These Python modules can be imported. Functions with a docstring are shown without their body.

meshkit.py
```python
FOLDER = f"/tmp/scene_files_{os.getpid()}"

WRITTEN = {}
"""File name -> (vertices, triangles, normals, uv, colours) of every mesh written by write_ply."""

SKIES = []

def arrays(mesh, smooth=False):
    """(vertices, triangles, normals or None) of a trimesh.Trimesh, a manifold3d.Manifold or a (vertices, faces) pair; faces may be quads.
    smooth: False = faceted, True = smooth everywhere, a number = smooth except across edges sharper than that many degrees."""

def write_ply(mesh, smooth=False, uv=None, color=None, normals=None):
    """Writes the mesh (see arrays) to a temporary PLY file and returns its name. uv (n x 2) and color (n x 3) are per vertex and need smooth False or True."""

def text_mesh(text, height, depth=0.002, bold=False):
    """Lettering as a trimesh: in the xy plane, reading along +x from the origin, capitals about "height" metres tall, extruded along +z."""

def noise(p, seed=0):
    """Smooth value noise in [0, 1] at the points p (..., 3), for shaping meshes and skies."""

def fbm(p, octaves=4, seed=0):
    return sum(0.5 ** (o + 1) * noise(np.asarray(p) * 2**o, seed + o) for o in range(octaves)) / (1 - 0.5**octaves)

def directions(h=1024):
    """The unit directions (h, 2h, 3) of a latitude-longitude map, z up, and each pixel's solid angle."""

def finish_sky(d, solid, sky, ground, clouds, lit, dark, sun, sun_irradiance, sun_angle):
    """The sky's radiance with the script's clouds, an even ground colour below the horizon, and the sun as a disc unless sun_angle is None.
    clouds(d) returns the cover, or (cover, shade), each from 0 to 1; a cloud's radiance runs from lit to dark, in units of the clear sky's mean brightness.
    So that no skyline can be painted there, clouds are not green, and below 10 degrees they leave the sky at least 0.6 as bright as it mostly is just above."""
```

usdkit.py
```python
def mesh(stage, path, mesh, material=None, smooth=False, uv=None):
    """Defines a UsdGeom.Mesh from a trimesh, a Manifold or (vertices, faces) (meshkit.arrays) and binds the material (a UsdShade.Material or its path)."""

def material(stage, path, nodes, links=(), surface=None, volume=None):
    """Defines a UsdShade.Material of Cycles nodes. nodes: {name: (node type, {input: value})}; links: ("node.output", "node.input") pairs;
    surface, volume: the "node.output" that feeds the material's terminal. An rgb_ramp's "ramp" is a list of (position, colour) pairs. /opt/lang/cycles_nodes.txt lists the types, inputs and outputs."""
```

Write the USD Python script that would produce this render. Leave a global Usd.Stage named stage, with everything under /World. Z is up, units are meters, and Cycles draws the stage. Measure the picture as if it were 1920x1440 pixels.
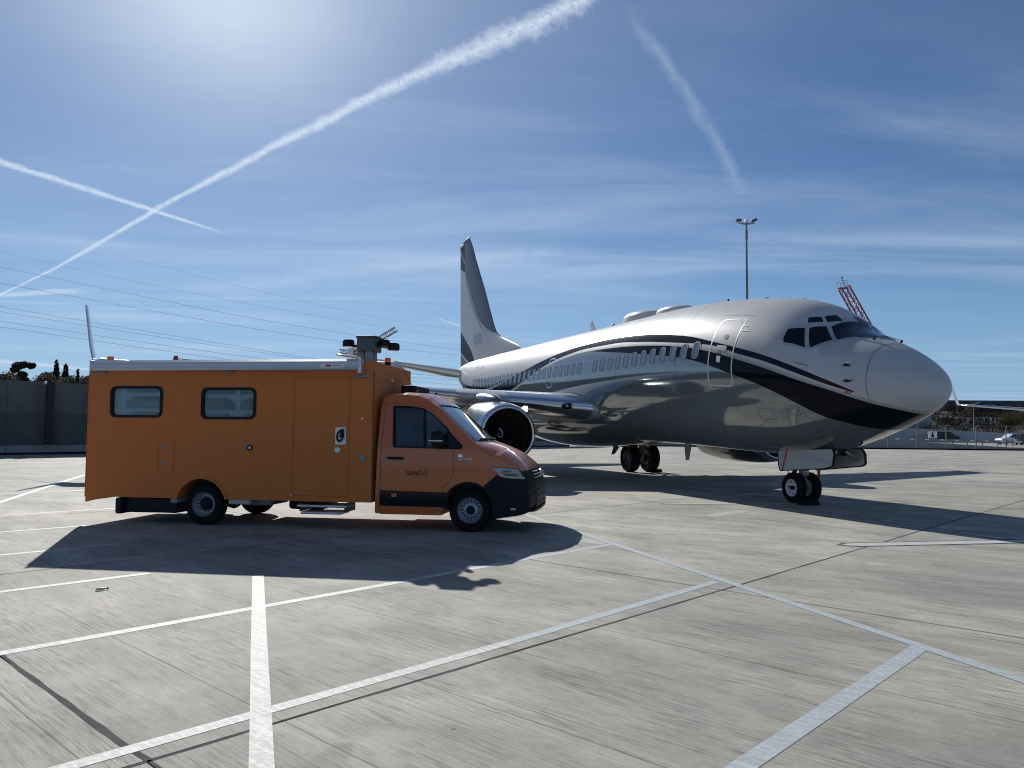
import math, random
import numpy as np, trimesh, manifold3d as m3, usdkit, meshkit
from shapely.geometry import Polygon, LineString, Point, box as sbox
from shapely import affinity
from scipy.interpolate import PchipInterpolator as PC
from pxr import Usd, UsdGeom, UsdLux, UsdShade, Gf, Sdf, Vt

random.seed(5); RNG = np.random.default_rng(5)
stage = Usd.Stage.CreateInMemory()
UsdGeom.SetStageUpAxis(stage, UsdGeom.Tokens.z); UsdGeom.SetStageMetersPerUnit(stage, 1.0)
UsdGeom.Xform.Define(stage, '/World'); UsdGeom.Scope.Define(stage, '/World/Looks')
PI = math.pi
# ------------------------------------------------------------------ camera
H, PITCH, ROLL = 1.6135, 0.059315, 0.0080925
cam = UsdGeom.Camera.Define(stage, '/World/camera')
_d = np.array([0, math.cos(PITCH), math.sin(PITCH)]); _r0 = np.array([1., 0, 0]); _u0 = np.array([0, -math.sin(PITCH), math.cos(PITCH)])
_r = math.cos(ROLL) * _r0 + math.sin(ROLL) * _u0; _u = -math.sin(ROLL) * _r0 + math.cos(ROLL) * _u0
cam.AddTransformOp().Set(Gf.Matrix4d(*_r, 0, *_u, 0, *(-_d), 0, 0, 0, H, 1))
cam.CreateHorizontalApertureAttr(36.0); cam.CreateVerticalApertureAttr(27.0); cam.CreateFocalLengthAttr(36 * 1459.41 / 1920)
cam.CreateClippingRangeAttr(Gf.Vec2f(0.1, 20000))
EXPOSURE = 0.14
cam.GetPrim().CreateAttribute('exposure', Sdf.ValueTypeNames.Float).Set(EXPOSURE)
# ------------------------------------------------------------------ sky and sun
SUN_AZ, SUN_EL = math.radians(-21.2), math.radians(31.4)
SUN = np.array([math.sin(SUN_AZ) * math.cos(SUN_EL), math.cos(SUN_AZ) * math.cos(SUN_EL), math.sin(SUN_EL)])
SKY_STRENGTH, SUN_INT = 0.05, 1.25

class G:
    """Small builder of Cycles node graphs."""
    def __init__(s): s.n, s.l, s.k = {}, [], 0
    def add(s, kind, _out=None, **inp):
        s.k += 1; nm = 'n%d' % s.k; vals = {}
        for k, v in inp.items():
            if isinstance(v, str) and v.startswith('@'): s.l.append((v[1:], nm + '.' + k))
            else: vals[k] = v
        s.n[nm] = (kind, vals); return '@' + nm + '.' + (_out or '')
    def math(s, op, a, b=0.0, c=0.0, clamp=False): return s.add('math', 'value', math_type=op, value1=a, value2=b, value3=c, use_clamp=clamp)
    def vmath(s, op, a, b=(0, 0, 0), out='vector'): return s.add('vector_math', out, math_type=op, vector1=a, vector2=b)
    def dot(s, a, b): return s.vmath('dot_product', a, b, 'value')
    def mr(s, v, a, b, c=0.0, d=1.0, kind='smoothstep'): return s.add('map_range', 'result', range_type=kind, value=v, from_min=a, from_max=b, to_min=c, to_max=d, clamp=True)
    def mix(s, fac, a, b, t='mix'): return s.add('mix', 'color', mix_type=t, fac=fac, color1=a, color2=b)
    def noise(s, vec, scale, detail=2, rough=0.5, out='fac', dist=0.0): return s.add('noise_texture', out, vector=vec, scale=scale, detail=detail, roughness=rough, distortion=dist)
    def mapping(s, vec, loc=(0, 0, 0), rot=(0, 0, 0), sc=(1, 1, 1)): return s.add('mapping', 'vector', vector=vec, location=loc, rotation=rot, scale=sc)
    def xyz(s, v):
        q = s.add('separate_xyz', '', vector=v); return q + 'x', q + 'y', q + 'z'
    def ramp(s, fac, stops, out='color'): return s.add('rgb_ramp', out, fac=fac, ramp=stops)
    def bump(s, h, strength=0.3, dist=0.01): return s.add('bump', 'normal', height=h, strength=strength, distance=dist)
    def make(s, path, surface=None, volume=None): return usdkit.material(stage, path, s.n, s.l, surface=surface and surface[1:], volume=volume and volume[1:])

def sky_material():
    g = G()
    sky = g.add('sky_texture', 'color', sky_type='single_scattering', sun_disc=False, sun_elevation=SUN_EL, sun_rotation=SUN_AZ, altitude=400.0, air_density=1.0, aerosol_density=0.12, ozone_density=1.6)
    D = g.add('texture_coordinate', 'generated')
    D = g.vmath('normalize', D)
    sky = g.vmath('multiply', sky, (0.72, 0.955, 1.25))
    # soft noise coordinates, flattened so that high cloud stretches along the horizon
    x, y, z = g.xyz(D)
    zz = g.math('maximum', z, 0.03)
    P = g.add('combine_xyz', 'vector', x=g.math('divide', x, zz), y=g.math('divide', y, zz), z=0.0)
    cover = None
    def join(c):
        nonlocal cover
        cover = c if cover is None else g.math('subtract', 1.0, g.math('multiply', g.math('subtract', 1.0, cover), g.math('subtract', 1.0, c)))
    def trail(n, e1, e2, a0, a1, hw0, hw1, opacity, puff=0.5, scale=160.0, fade=0.03, offs=None, wig=0.9, soft=0.25, edge=0.5):
        a = g.math('arctan2', g.dot(D, e2), g.dot(D, e1)); b = g.dot(D, n)
        t = g.math('divide', g.math('subtract', a, a0), a1 - a0)
        if offs is not None:
            rr = g.ramp(t, offs); q = g.add('separate_color', '', color=rr)
            b = g.math('subtract', b, g.math('multiply_add', q + 'r', 0.04, -0.02)); hw = g.math('multiply', q + 'g', 0.05)
        else:
            hw = g.math('multiply_add', t, hw1 - hw0, hw0)
        hw = g.math('multiply', hw, g.mr(g.noise(D, scale * 0.13, 3, 0.6), 0.3, 0.7, 0.72, 1.28, 'linear'))
        nz = g.noise(D, scale, 4, 0.62); nz2 = g.noise(D, scale * 0.32, 3, 0.6)
        r = g.math('divide', g.math('absolute', g.math('add', b, g.math('multiply', g.math('subtract', nz2, 0.5), g.math('multiply', hw, wig)))), hw)
        r = g.math('add', r, g.math('multiply', g.math('subtract', nz, 0.5), edge * 2))
        prof = g.mr(r, 1.0, soft, 0, 1)
        body = g.mr(nz, 0.5 - puff * 0.36, 0.5 + puff * 0.2, 1 - puff, 1)
        ends = g.math('multiply', g.mr(a, a0, a0 + fade), g.mr(a, a1, a1 - fade))
        front = g.mr(g.dot(D, e1), 0.0, 0.1)
        join(g.math('multiply', g.math('multiply', g.math('multiply', prof, body), g.math('multiply', ends, front)), opacity, clamp=True))
    # the broad contrail: (position, sideways offset, half width), measured along its great circle
    pts = [(-0.30, 0, .0010), (0, 0, .0014), (.034, -.0005, .0019), (.092, .0013, .0024), (.137, -.0005, .0034), (.176, -.0025, .0038), (.224, -.0055, .0056), (.278, -.0064, .0052), (.326, -.0058, .0066), (.376, -.0079, .0072), (.424, -.0057, .0084),
           (.46, -.0058, .0092), (.504, -.0074, .0112), (.573, -.0044, .0146), (.622, -.0022, .0172), (.675, .0026, .0196), (.709, .0041, .02), (.766, .0035, .0208), (.79, 0, .0212), (1.1, -.006, .03)]
    st = [((a + .30) / 1.4, ((b + .02) / .04, h * 0.94 / .05, 0)) for a, b, h in pts]
    trail((0.4326, 0.4219, -0.7968), (-0.5718, 0.8117, 0.1193), (0.6971, 0.404, 0.5923), -0.30, 1.1, 0, 0, 0.84, puff=0.55, scale=190.0, offs=st, soft=-0.05, edge=0.5)
    trail((-0.2955, 0.1285, -0.9466), (-0.5511, 0.7864, 0.2788), (0.7803, 0.6041, -0.1616), -0.2, 0.262, 0.0095, 0.0019, 0.72, puff=0.35, scale=210.0, fade=0.06, soft=0.1, edge=0.5)
    trail((0.0723, 0.2125, -0.9745), (-0.5597, 0.8173, 0.1368), (0.8255, 0.5355, 0.178), -0.2, 0.125, 0.0022, 0.0045, 0.5, puff=0.6, scale=70.0, fade=0.07, edge=0.4)
    trail((-0.3082, 0.1058, -0.9454), (-0.0958, 0.9853, 0.1415), (0.9465, 0.1342, -0.2935), -0.004, 0.06, 0.0006, 0.0012, 0.55, puff=0.2, scale=300.0, fade=0.012, edge=0.2)
    trail((-0.7772, 0.391, -0.493), (0.1346, 0.8687, 0.4768), (0.6147, 0.3042, -0.7277), -0.02, 0.26, 0.009, 0.016, 0.36, puff=1.0, scale=26.0, fade=0.06, soft=-0.5, edge=1.2, wig=3.2)
    trail((-0.0914, 0.0236, -0.9955), (-0.5575, 0.8272, 0.0708), (0.8251, 0.5615, -0.0624), -0.2, 0.12, 0.0030, 0.0022, 0.42, puff=0.3, scale=90.0, fade=0.04, edge=0.3)
    for n, e1, e2, ln, w, o in (((0.0038, 0.2413, -0.9704), (0.3293, 0.916, 0.2291), (0.9442, -0.3204, -0.076), 0.5, 0.013, 0.26), ((0.1152, 0.2208, -0.9685), (-0.3111, 0.934, 0.1759), (0.9434, 0.281, 0.1763), 0.44, 0.017, 0.30),
                                ((-0.0661, 0.198, -0.978), (-0.5518, 0.8094, 0.2012), (0.8314, 0.5529, 0.0558), 0.20, 0.010, 0.36)):
        trail(n, e1, e2, -0.12, ln, w, w, o, puff=1.0, scale=22.0, fade=0.12, soft=-0.4, edge=0.9)
    # thin cirrus veil, everywhere in the sky
    c1 = g.noise(g.mapping(P, rot=(0, 0, 0.45), sc=(0.16, 0.5, 1)), 1.6, 6, 0.6, dist=0.6)
    c2 = g.noise(g.mapping(P, rot=(0, 0, -0.3), sc=(0.3, 0.5, 1)), 0.5, 3, 0.5)
    join(g.math('multiply', g.math('multiply', g.mr(c1, 0.40, 0.74), g.mr(c2, 0.30, 0.62)), 0.36))
    # cirrus forward-scatters the sun, so it is brighter the nearer it lies to the sun
    sd = g.dot(D, tuple(SUN))
    om = g.math('subtract', sd, 1.0); veil = g.math('add', g.math('multiply', g.math('exponent', g.math('multiply', om, 95.0)), 0.85), g.math('multiply', g.math('exponent', g.math('multiply', om, 10.0)), 0.27), clamp=True)
    c3 = g.noise(g.mapping(P, sc=(0.35, 0.5, 1)), 1.3, 5, 0.6)
    join(g.math('multiply', veil, g.mr(c3, 0.1, 0.75, 0.6, 1.0)))
    # pale haze towards the horizon, all the way round
    hz = g.math('power', g.mr(z, 0.34, 0.0, 0, 1, 'linear'), 2.2)
    sky = g.mix(g.math('multiply', hz, 0.92), sky, (5.0, 8.6, 13.4))
    lit = g.mix(g.mr(sd, 0.2, 1.0), (10.0, 11.6, 13.8), (13.2, 15.2, 17.6))
    col = g.mix(cover, sky, lit)
    bg = g.add('background_shader', 'background', color=col, strength=SKY_STRENGTH)
    return g.make('/World/Looks/sky_look', surface=bg)

dome = UsdLux.DomeLight.Define(stage, '/World/sky')
dome.CreateIntensityAttr(1.0)
UsdShade.MaterialBindingAPI.Apply(dome.GetPrim()).Bind(sky_material())
dome.GetPrim().SetCustomDataByKey('kind', 'structure'); dome.GetPrim().SetCustomDataByKey('label', 'blue sky with contrails and thin cirrus'); dome.GetPrim().SetCustomDataByKey('category', 'sky')
sun = UsdLux.DistantLight.Define(stage, '/World/sun')
sun.CreateIntensityAttr(SUN_INT); sun.CreateAngleAttr(0.53); sun.CreateNormalizeAttr(True); sun.CreateColorAttr(Gf.Vec3f(1.0, 0.98, 0.925))
_b = SUN; _x = np.cross([0, 0, 1.], _b); _x /= np.linalg.norm(_x); _y = np.cross(_b, _x)
sun.AddTransformOp().Set(Gf.Matrix4d(*_x, 0, *_y, 0, *_b, 0, 0, 0, 50, 1))

# ------------------------------------------------------------------ helpers
USED = {}
def path_for(parent, name):
    k = (parent, name); i = USED.get(k, -1) + 1; USED[k] = i
    return parent + '/' + (name if i == 0 else '%s_%03d' % (name, i))
def meta(prim, label=None, cat=None, group=None, kind=None):
    for k, v in (('label', label), ('category', cat), ('group', group), ('kind', kind)):
        if v: prim.SetCustomDataByKey(k, v)
    return prim
def cat(*ms):
    ms = [m for m in ms if m is not None]
    return trimesh.util.concatenate([as_tm(m) for m in ms])
def as_tm(m):
    if isinstance(m, trimesh.Trimesh): return m
    if hasattr(m, 'to_mesh'):
        q = m.to_mesh(); return trimesh.Trimesh(np.array(q.vert_properties)[:, :3], np.array(q.tri_verts), process=False)
    v, f = np.asarray(m[0], float), np.asarray(m[1], int)
    if f.shape[1] == 4: f = np.vstack([f[:, [0, 1, 2]], f[:, [0, 2, 3]]])
    return trimesh.Trimesh(v, f, process=False)
def obj(parent, name, mesh, mat, smooth=30, **kw):
    p = path_for(parent if isinstance(parent, str) else str(parent.GetPath()), name)
    pr = usdkit.mesh(stage, p, as_tm(mesh), mat, smooth=smooth).GetPrim()
    return meta(pr, **kw)
def thing(name, label, cat_, loc=(0, 0, 0), rz=0.0, group=None, kind=None, ry=0.0):
    x = UsdGeom.Xform.Define(stage, path_for('/World', name)); x.AddTranslateOp().Set(Gf.Vec3d(*map(float, loc)))
    x.AddRotateZOp().Set(math.degrees(rz))
    if ry: x.AddRotateYOp().Set(math.degrees(ry))
    return meta(x.GetPrim(), label, cat_, group, kind)
def dup(src, label, loc, rz=0.0, group=None, ry=0.0):
    name = src.GetName()
    while name[-4:-3] == '_' and name[-3:].isdigit(): name = name[:-4]
    x = UsdGeom.Xform.Define(stage, path_for('/World', name)); pr = x.GetPrim()
    pr.GetReferences().AddInternalReference(src.GetPath())
    x.ClearXformOpOrder(); 
    pr.GetAttribute('xformOp:translate').Set(Gf.Vec3d(*map(float, loc))); pr.GetAttribute('xformOp:rotateZ').Set(math.degrees(rz))
    ops = [UsdGeom.XformOp(pr.GetAttribute('xformOp:translate')), UsdGeom.XformOp(pr.GetAttribute('xformOp:rotateZ'))]
    if ry and pr.GetAttribute('xformOp:rotateY'): ops.append(UsdGeom.XformOp(pr.GetAttribute('xformOp:rotateY')))
    x.SetXformOpOrder(ops); pr.SetInstanceable(True)
    return meta(pr, label, src.GetCustomDataByKey('category'), group)
def bx(x0, x1, y0, y1, z0, z1):
    m = trimesh.creation.box((x1 - x0, y1 - y0, z1 - z0)); m.apply_translation(((x0 + x1) / 2, (y0 + y1) / 2, (z0 + z1) / 2)); return m
def rbx(x0, x1, y0, y1, z0, z1, r=0.02, seg=8):
    s = m3.Manifold.sphere(r, seg); pts = [s.translate((x, y, z)) for x in (x0 + r, x1 - r) for y in (y0 + r, y1 - r) for z in (z0 + r, z1 - r)]
    return as_tm(m3.Manifold.batch_hull(pts))
def tube(pts, r, n=8, r1=None, cap=True):
    pts = np.asarray(pts, float); k = len(pts); rr = np.linspace(r, r if r1 is None else r1, k) if np.ndim(r) == 0 else np.asarray(r)
    t = np.gradient(pts, axis=0); t /= np.linalg.norm(t, axis=1, keepdims=True)
    up = np.array([0, 0, 1.]) if abs(t[0][2]) < 0.9 else np.array([1., 0, 0])
    V = []; a = np.arange(n) * 2 * PI / n
    for p, d, q in zip(pts, t, rr):
        s = np.cross(d, up); s /= np.linalg.norm(s); w = np.cross(s, d); V.append(p + q * (np.cos(a)[:, None] * s + np.sin(a)[:, None] * w))
    V = np.vstack(V); F = []
    for i in range(k - 1):
        for j in range(n):
            A, B = i * n + j, i * n + (j + 1) % n; F += [[A, B, B + n], [A, B + n, A + n]]
    if cap:
        for base, c, fl in ((0, pts[0], 1), ((k - 1) * n, pts[-1], 0)):
            ci = len(V); V = np.vstack([V, c])
            for j in range(n):
                A, B = base + j, base + (j + 1) % n; F.append([ci, B, A] if fl else [ci, A, B])
    return trimesh.Trimesh(V, np.array(F)[:, ::-1], process=False)
def bar(a, b, w, h=None):
    a, b = np.asarray(a, float), np.asarray(b, float); h = h or w; d = b - a; L = np.linalg.norm(d); d /= L
    up = np.array([0, 0, 1.]) if abs(d[2]) < 0.95 else np.array([1., 0, 0]); s = np.cross(d, up); s /= np.linalg.norm(s); u = np.cross(s, d)
    m = trimesh.creation.box((L, w, h)); T = np.eye(4); T[:3, 0], T[:3, 1], T[:3, 2], T[:3, 3] = d, -s, u, (a + b) / 2
    m.apply_transform(T); return m
def lathe(prof, n=48, axis='z'):
    m = trimesh.creation.revolve(np.asarray(prof, float), sections=n)
    if axis == 'x': m.apply_transform(np.array([[0, 0, 1, 0], [1, 0, 0, 0], [0, 1, 0, 0], [0, 0, 0, 1.]]))
    if axis == 'y': m.apply_transform(np.array([[1, 0, 0, 0], [0, 0, 1, 0], [0, -1, 0, 0], [0, 0, 0, 1.]]))
    return m
def xz_prism(poly, y0, y1):
    """Polygon in (x, z) extruded from y0 to y1."""
    poly = poly if isinstance(poly, Polygon) else Polygon(poly)
    m = trimesh.creation.extrude_polygon(poly.buffer(0), y1 - y0, engine='earcut')
    m.apply_transform(np.array([[1, 0, 0, 0], [0, 0, -1, y1], [0, 1, 0, 0], [0, 0, 0, 1.]])); return m
def man(m):
    m = as_tm(m); m = m.copy(); m.merge_vertices()
    return m3.Manifold(m3.Mesh(np.asarray(m.vertices, np.float32), np.asarray(m.faces, np.uint32)))
def rrect(x0, x1, z0, z1, r): return sbox(x0 + r, z0 + r, x1 - r, z1 - r).buffer(r, quad_segs=6)
def at(m, loc=(0, 0, 0), rz=0.0, rx=0.0, ry=0.0, sc=None):
    m = as_tm(m).copy()
    if sc is not None: m.apply_scale(sc)
    for ang, ax in ((rx, (1, 0, 0)), (ry, (0, 1, 0)), (rz, (0, 0, 1))):
        if ang: m.apply_transform(trimesh.transformations.rotation_matrix(ang, ax))
    m.apply_translation(loc); return m

# ------------------------------------------------------------------ materials
LOOK = {}
def pm(name, col, rough=0.5, metal=0.0, coat=0.0, var=0.0, vscale=3.0, bump=0.0, bscale=40.0, rvar=0.0, spec=0.5, coat_rough=0.03, rnd=0.0, emit=None):
    if name in LOOK: return LOOK[name]
    g = G(); inp = dict(roughness=rough, metallic=metal, coat_weight=coat, specular_ior_level=spec, coat_roughness=coat_rough)
    c = tuple(col)
    pos = g.add('texture_coordinate', 'object') if (var or bump or rvar) else None
    if var:
        nz = g.noise(pos, vscale, 5, 0.6); f = g.mr(nz, 0.25, 0.75, 1 - var, 1 + var, 'linear')
        c = g.vmath('multiply', tuple(col), g.add('combine_xyz', 'vector', x=f, y=f, z=f))
    if rnd:
        rn = g.add('object_info', 'random'); f = g.mr(rn, 0, 1, 1 - rnd, 1 + rnd, 'linear')
        c = g.vmath('multiply', c, g.add('combine_xyz', 'vector', x=f, y=f, z=f))
    if rvar: inp['roughness'] = g.mr(g.noise(pos, vscale * 2.3, 4, 0.65), 0.3, 0.7, max(rough - rvar, 0.02), rough + rvar, 'linear')
    if bump: inp['normal'] = g.bump(g.noise(pos, bscale, 4, 0.6), bump, 0.01)
    if emit: inp['emission_color'] = emit[0]; inp['emission_strength'] = emit[1]
    s = g.add('principled_bsdf', 'BSDF', base_color=c, **inp)
    LOOK[name] = g.make('/World/Looks/' + name, surface=s); return LOOK[name]
def glass_mat(name, tint=(0.55, 0.62, 0.64), rough=0.0):
    g = G(); t = g.add('transparent_bsdf', 'BSDF', color=tint); r = g.add('glossy_bsdf', 'BSDF', color=(0.95, 0.97, 1), roughness=rough)
    f = g.add('fresnel', 'fac', IOR=1.55); s = g.add('mix_closure', 'closure', fac=f, closure1=t, closure2=r)
    LOOK[name] = g.make('/World/Looks/' + name, surface=s); return LOOK[name]

orange_box = pm('orange_panel_paint', (0.53, 0.145, 0.027), 0.45, var=0.05, vscale=1.2, rvar=0.06, spec=0.3)
orange_cab = pm('orange_cab_paint', (0.46, 0.100, 0.013), 0.3, var=0.04, vscale=1.5, coat=0.6, coat_rough=0.03)
black_plastic = pm('black_plastic', (0.009, 0.010, 0.013), 0.5, var=0.15, vscale=6, bump=0.05, bscale=300, spec=0.18)
black_gloss = pm('black_gloss', (0.005, 0.006, 0.008), 0.12, spec=0.3)
rubber = pm('tyre_rubber', (0.010, 0.010, 0.011), 0.8, var=0.25, vscale=9, bump=0.15, bscale=120, spec=0.12)
steel_rim = pm('steel_rim', (0.30, 0.32, 0.36), 0.4, metal=0.5, var=0.12, vscale=12)
dark_metal = pm('dark_metal', (0.035, 0.037, 0.04), 0.5, metal=0.4, var=0.2, vscale=8)
alu = pm('brushed_aluminium', (0.50, 0.51, 0.53), 0.38, metal=0.7, var=0.07, vscale=3, rvar=0.08)
awning_grey = pm('awning_grey', (0.48, 0.49, 0.52), 0.36, metal=0.25, var=0.05, vscale=2)
chrome = pm('chrome', (0.75, 0.76, 0.78), 0.08, metal=1.0)
white_plastic = pm('white_plastic', (0.70, 0.70, 0.69), 0.45, var=0.06, vscale=5)
grey_plastic = pm('grey_plastic', (0.22, 0.23, 0.25), 0.5, var=0.08, vscale=5)
mast_grey = pm('mast_grey', (0.065, 0.075, 0.085), 0.5, var=0.1, vscale=6)
white_print = pm('white_print', (0.72, 0.73, 0.74), 0.5)
dark_print = pm('dark_print', (0.008, 0.006, 0.006), 0.6, spec=0.1)
red_print = pm('red_print', (0.32, 0.03, 0.035), 0.5)
amber = pm('amber_lens', (0.75, 0.17, 0.02), 0.15, coat=0.8)
red_lens = pm('red_lens', (0.5, 0.03, 0.03), 0.2, coat=0.6)
red_cloth = pm('red_streamer', (0.42, 0.02, 0.03), 0.7, var=0.1)
lamp_glass = pm('headlamp_reflector', (0.42, 0.48, 0.56), 0.2, metal=0.3)
interior_dark = pm('cabin_trim', (0.055, 0.06, 0.066), 0.7, var=0.1, vscale=7)
interior_light = pm('interior_panel', (0.66, 0.66, 0.65), 0.6, var=0.05)
seat_cloth = pm('seat_cloth', (0.045, 0.06, 0.068), 0.85, var=0.15, vscale=20)
glass_clear = glass_mat('window_glass', (0.72, 0.79, 0.80))
glass_screen = glass_mat('windscreen_glass', (0.55, 0.63, 0.66))
lamp_cover = glass_mat('lamp_cover', (0.85, 0.88, 0.9))
cockpit_glass = pm('cockpit_glass', (0.004, 0.005, 0.008), 0.03, spec=0.22)
wheel_white = pm('aircraft_wheel_white', (0.66, 0.66, 0.66), 0.4, var=0.08, vscale=14)
polished = pm('polished_metal', (0.66, 0.67, 0.69), 0.16, metal=1.0, rvar=0.05, vscale=2)
duct_dark = pm('engine_duct', (0.05, 0.052, 0.056), 0.4, metal=0.3)
fan_metal = pm('fan_blade', (0.055, 0.057, 0.06), 0.35, metal=0.7)
gear_metal = pm('gear_metal', (0.26, 0.27, 0.28), 0.4, metal=0.4, var=0.12, vscale=10)
gear_door = pm('gear_door_paint', (0.36, 0.35, 0.335), 0.25, coat=0.6, var=0.05)
silver_grey = pm('silver_grey_paint', (0.17, 0.175, 0.172), 0.14, metal=0.55, coat=0.9, var=0.03, vscale=1.3)
nacelle_paint = pm('nacelle_paint', (0.075, 0.08, 0.084), 0.22, metal=0.2, coat=0.5, var=0.05, vscale=1.5)
wing_grey = pm('wing_paint', (0.42, 0.43, 0.44), 0.32, metal=0.25, var=0.06, vscale=1.5, coat=0.2)
wing_light = pm('winglet_paint', (0.5, 0.52, 0.55), 0.25, metal=0.2, coat=0.6)
panel_line = pm('panel_line', (0.17, 0.17, 0.18), 0.6, spec=.1)
door_line = pm('door_outline', (0.52, 0.53, 0.54), 0.35, metal=0.2)
window_frame_m = pm('cabin_window_frame', (0.17, 0.175, 0.19), 0.3, metal=0.3, coat=0.2)
window_pane_m = pm('cabin_window_pane', (0.13, 0.165, 0.215), 0.12, coat=0.35)
dome_white = pm('radome_white', (0.58, 0.55, 0.50), 0.35, var=0.05)
probe_dark = pm('probe_plate', (0.03, 0.03, 0.033), 0.6, spec=0.2)
frame_grey = pm('windscreen_frame', (0.34, 0.35, 0.365), 0.4, spec=.2)

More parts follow.
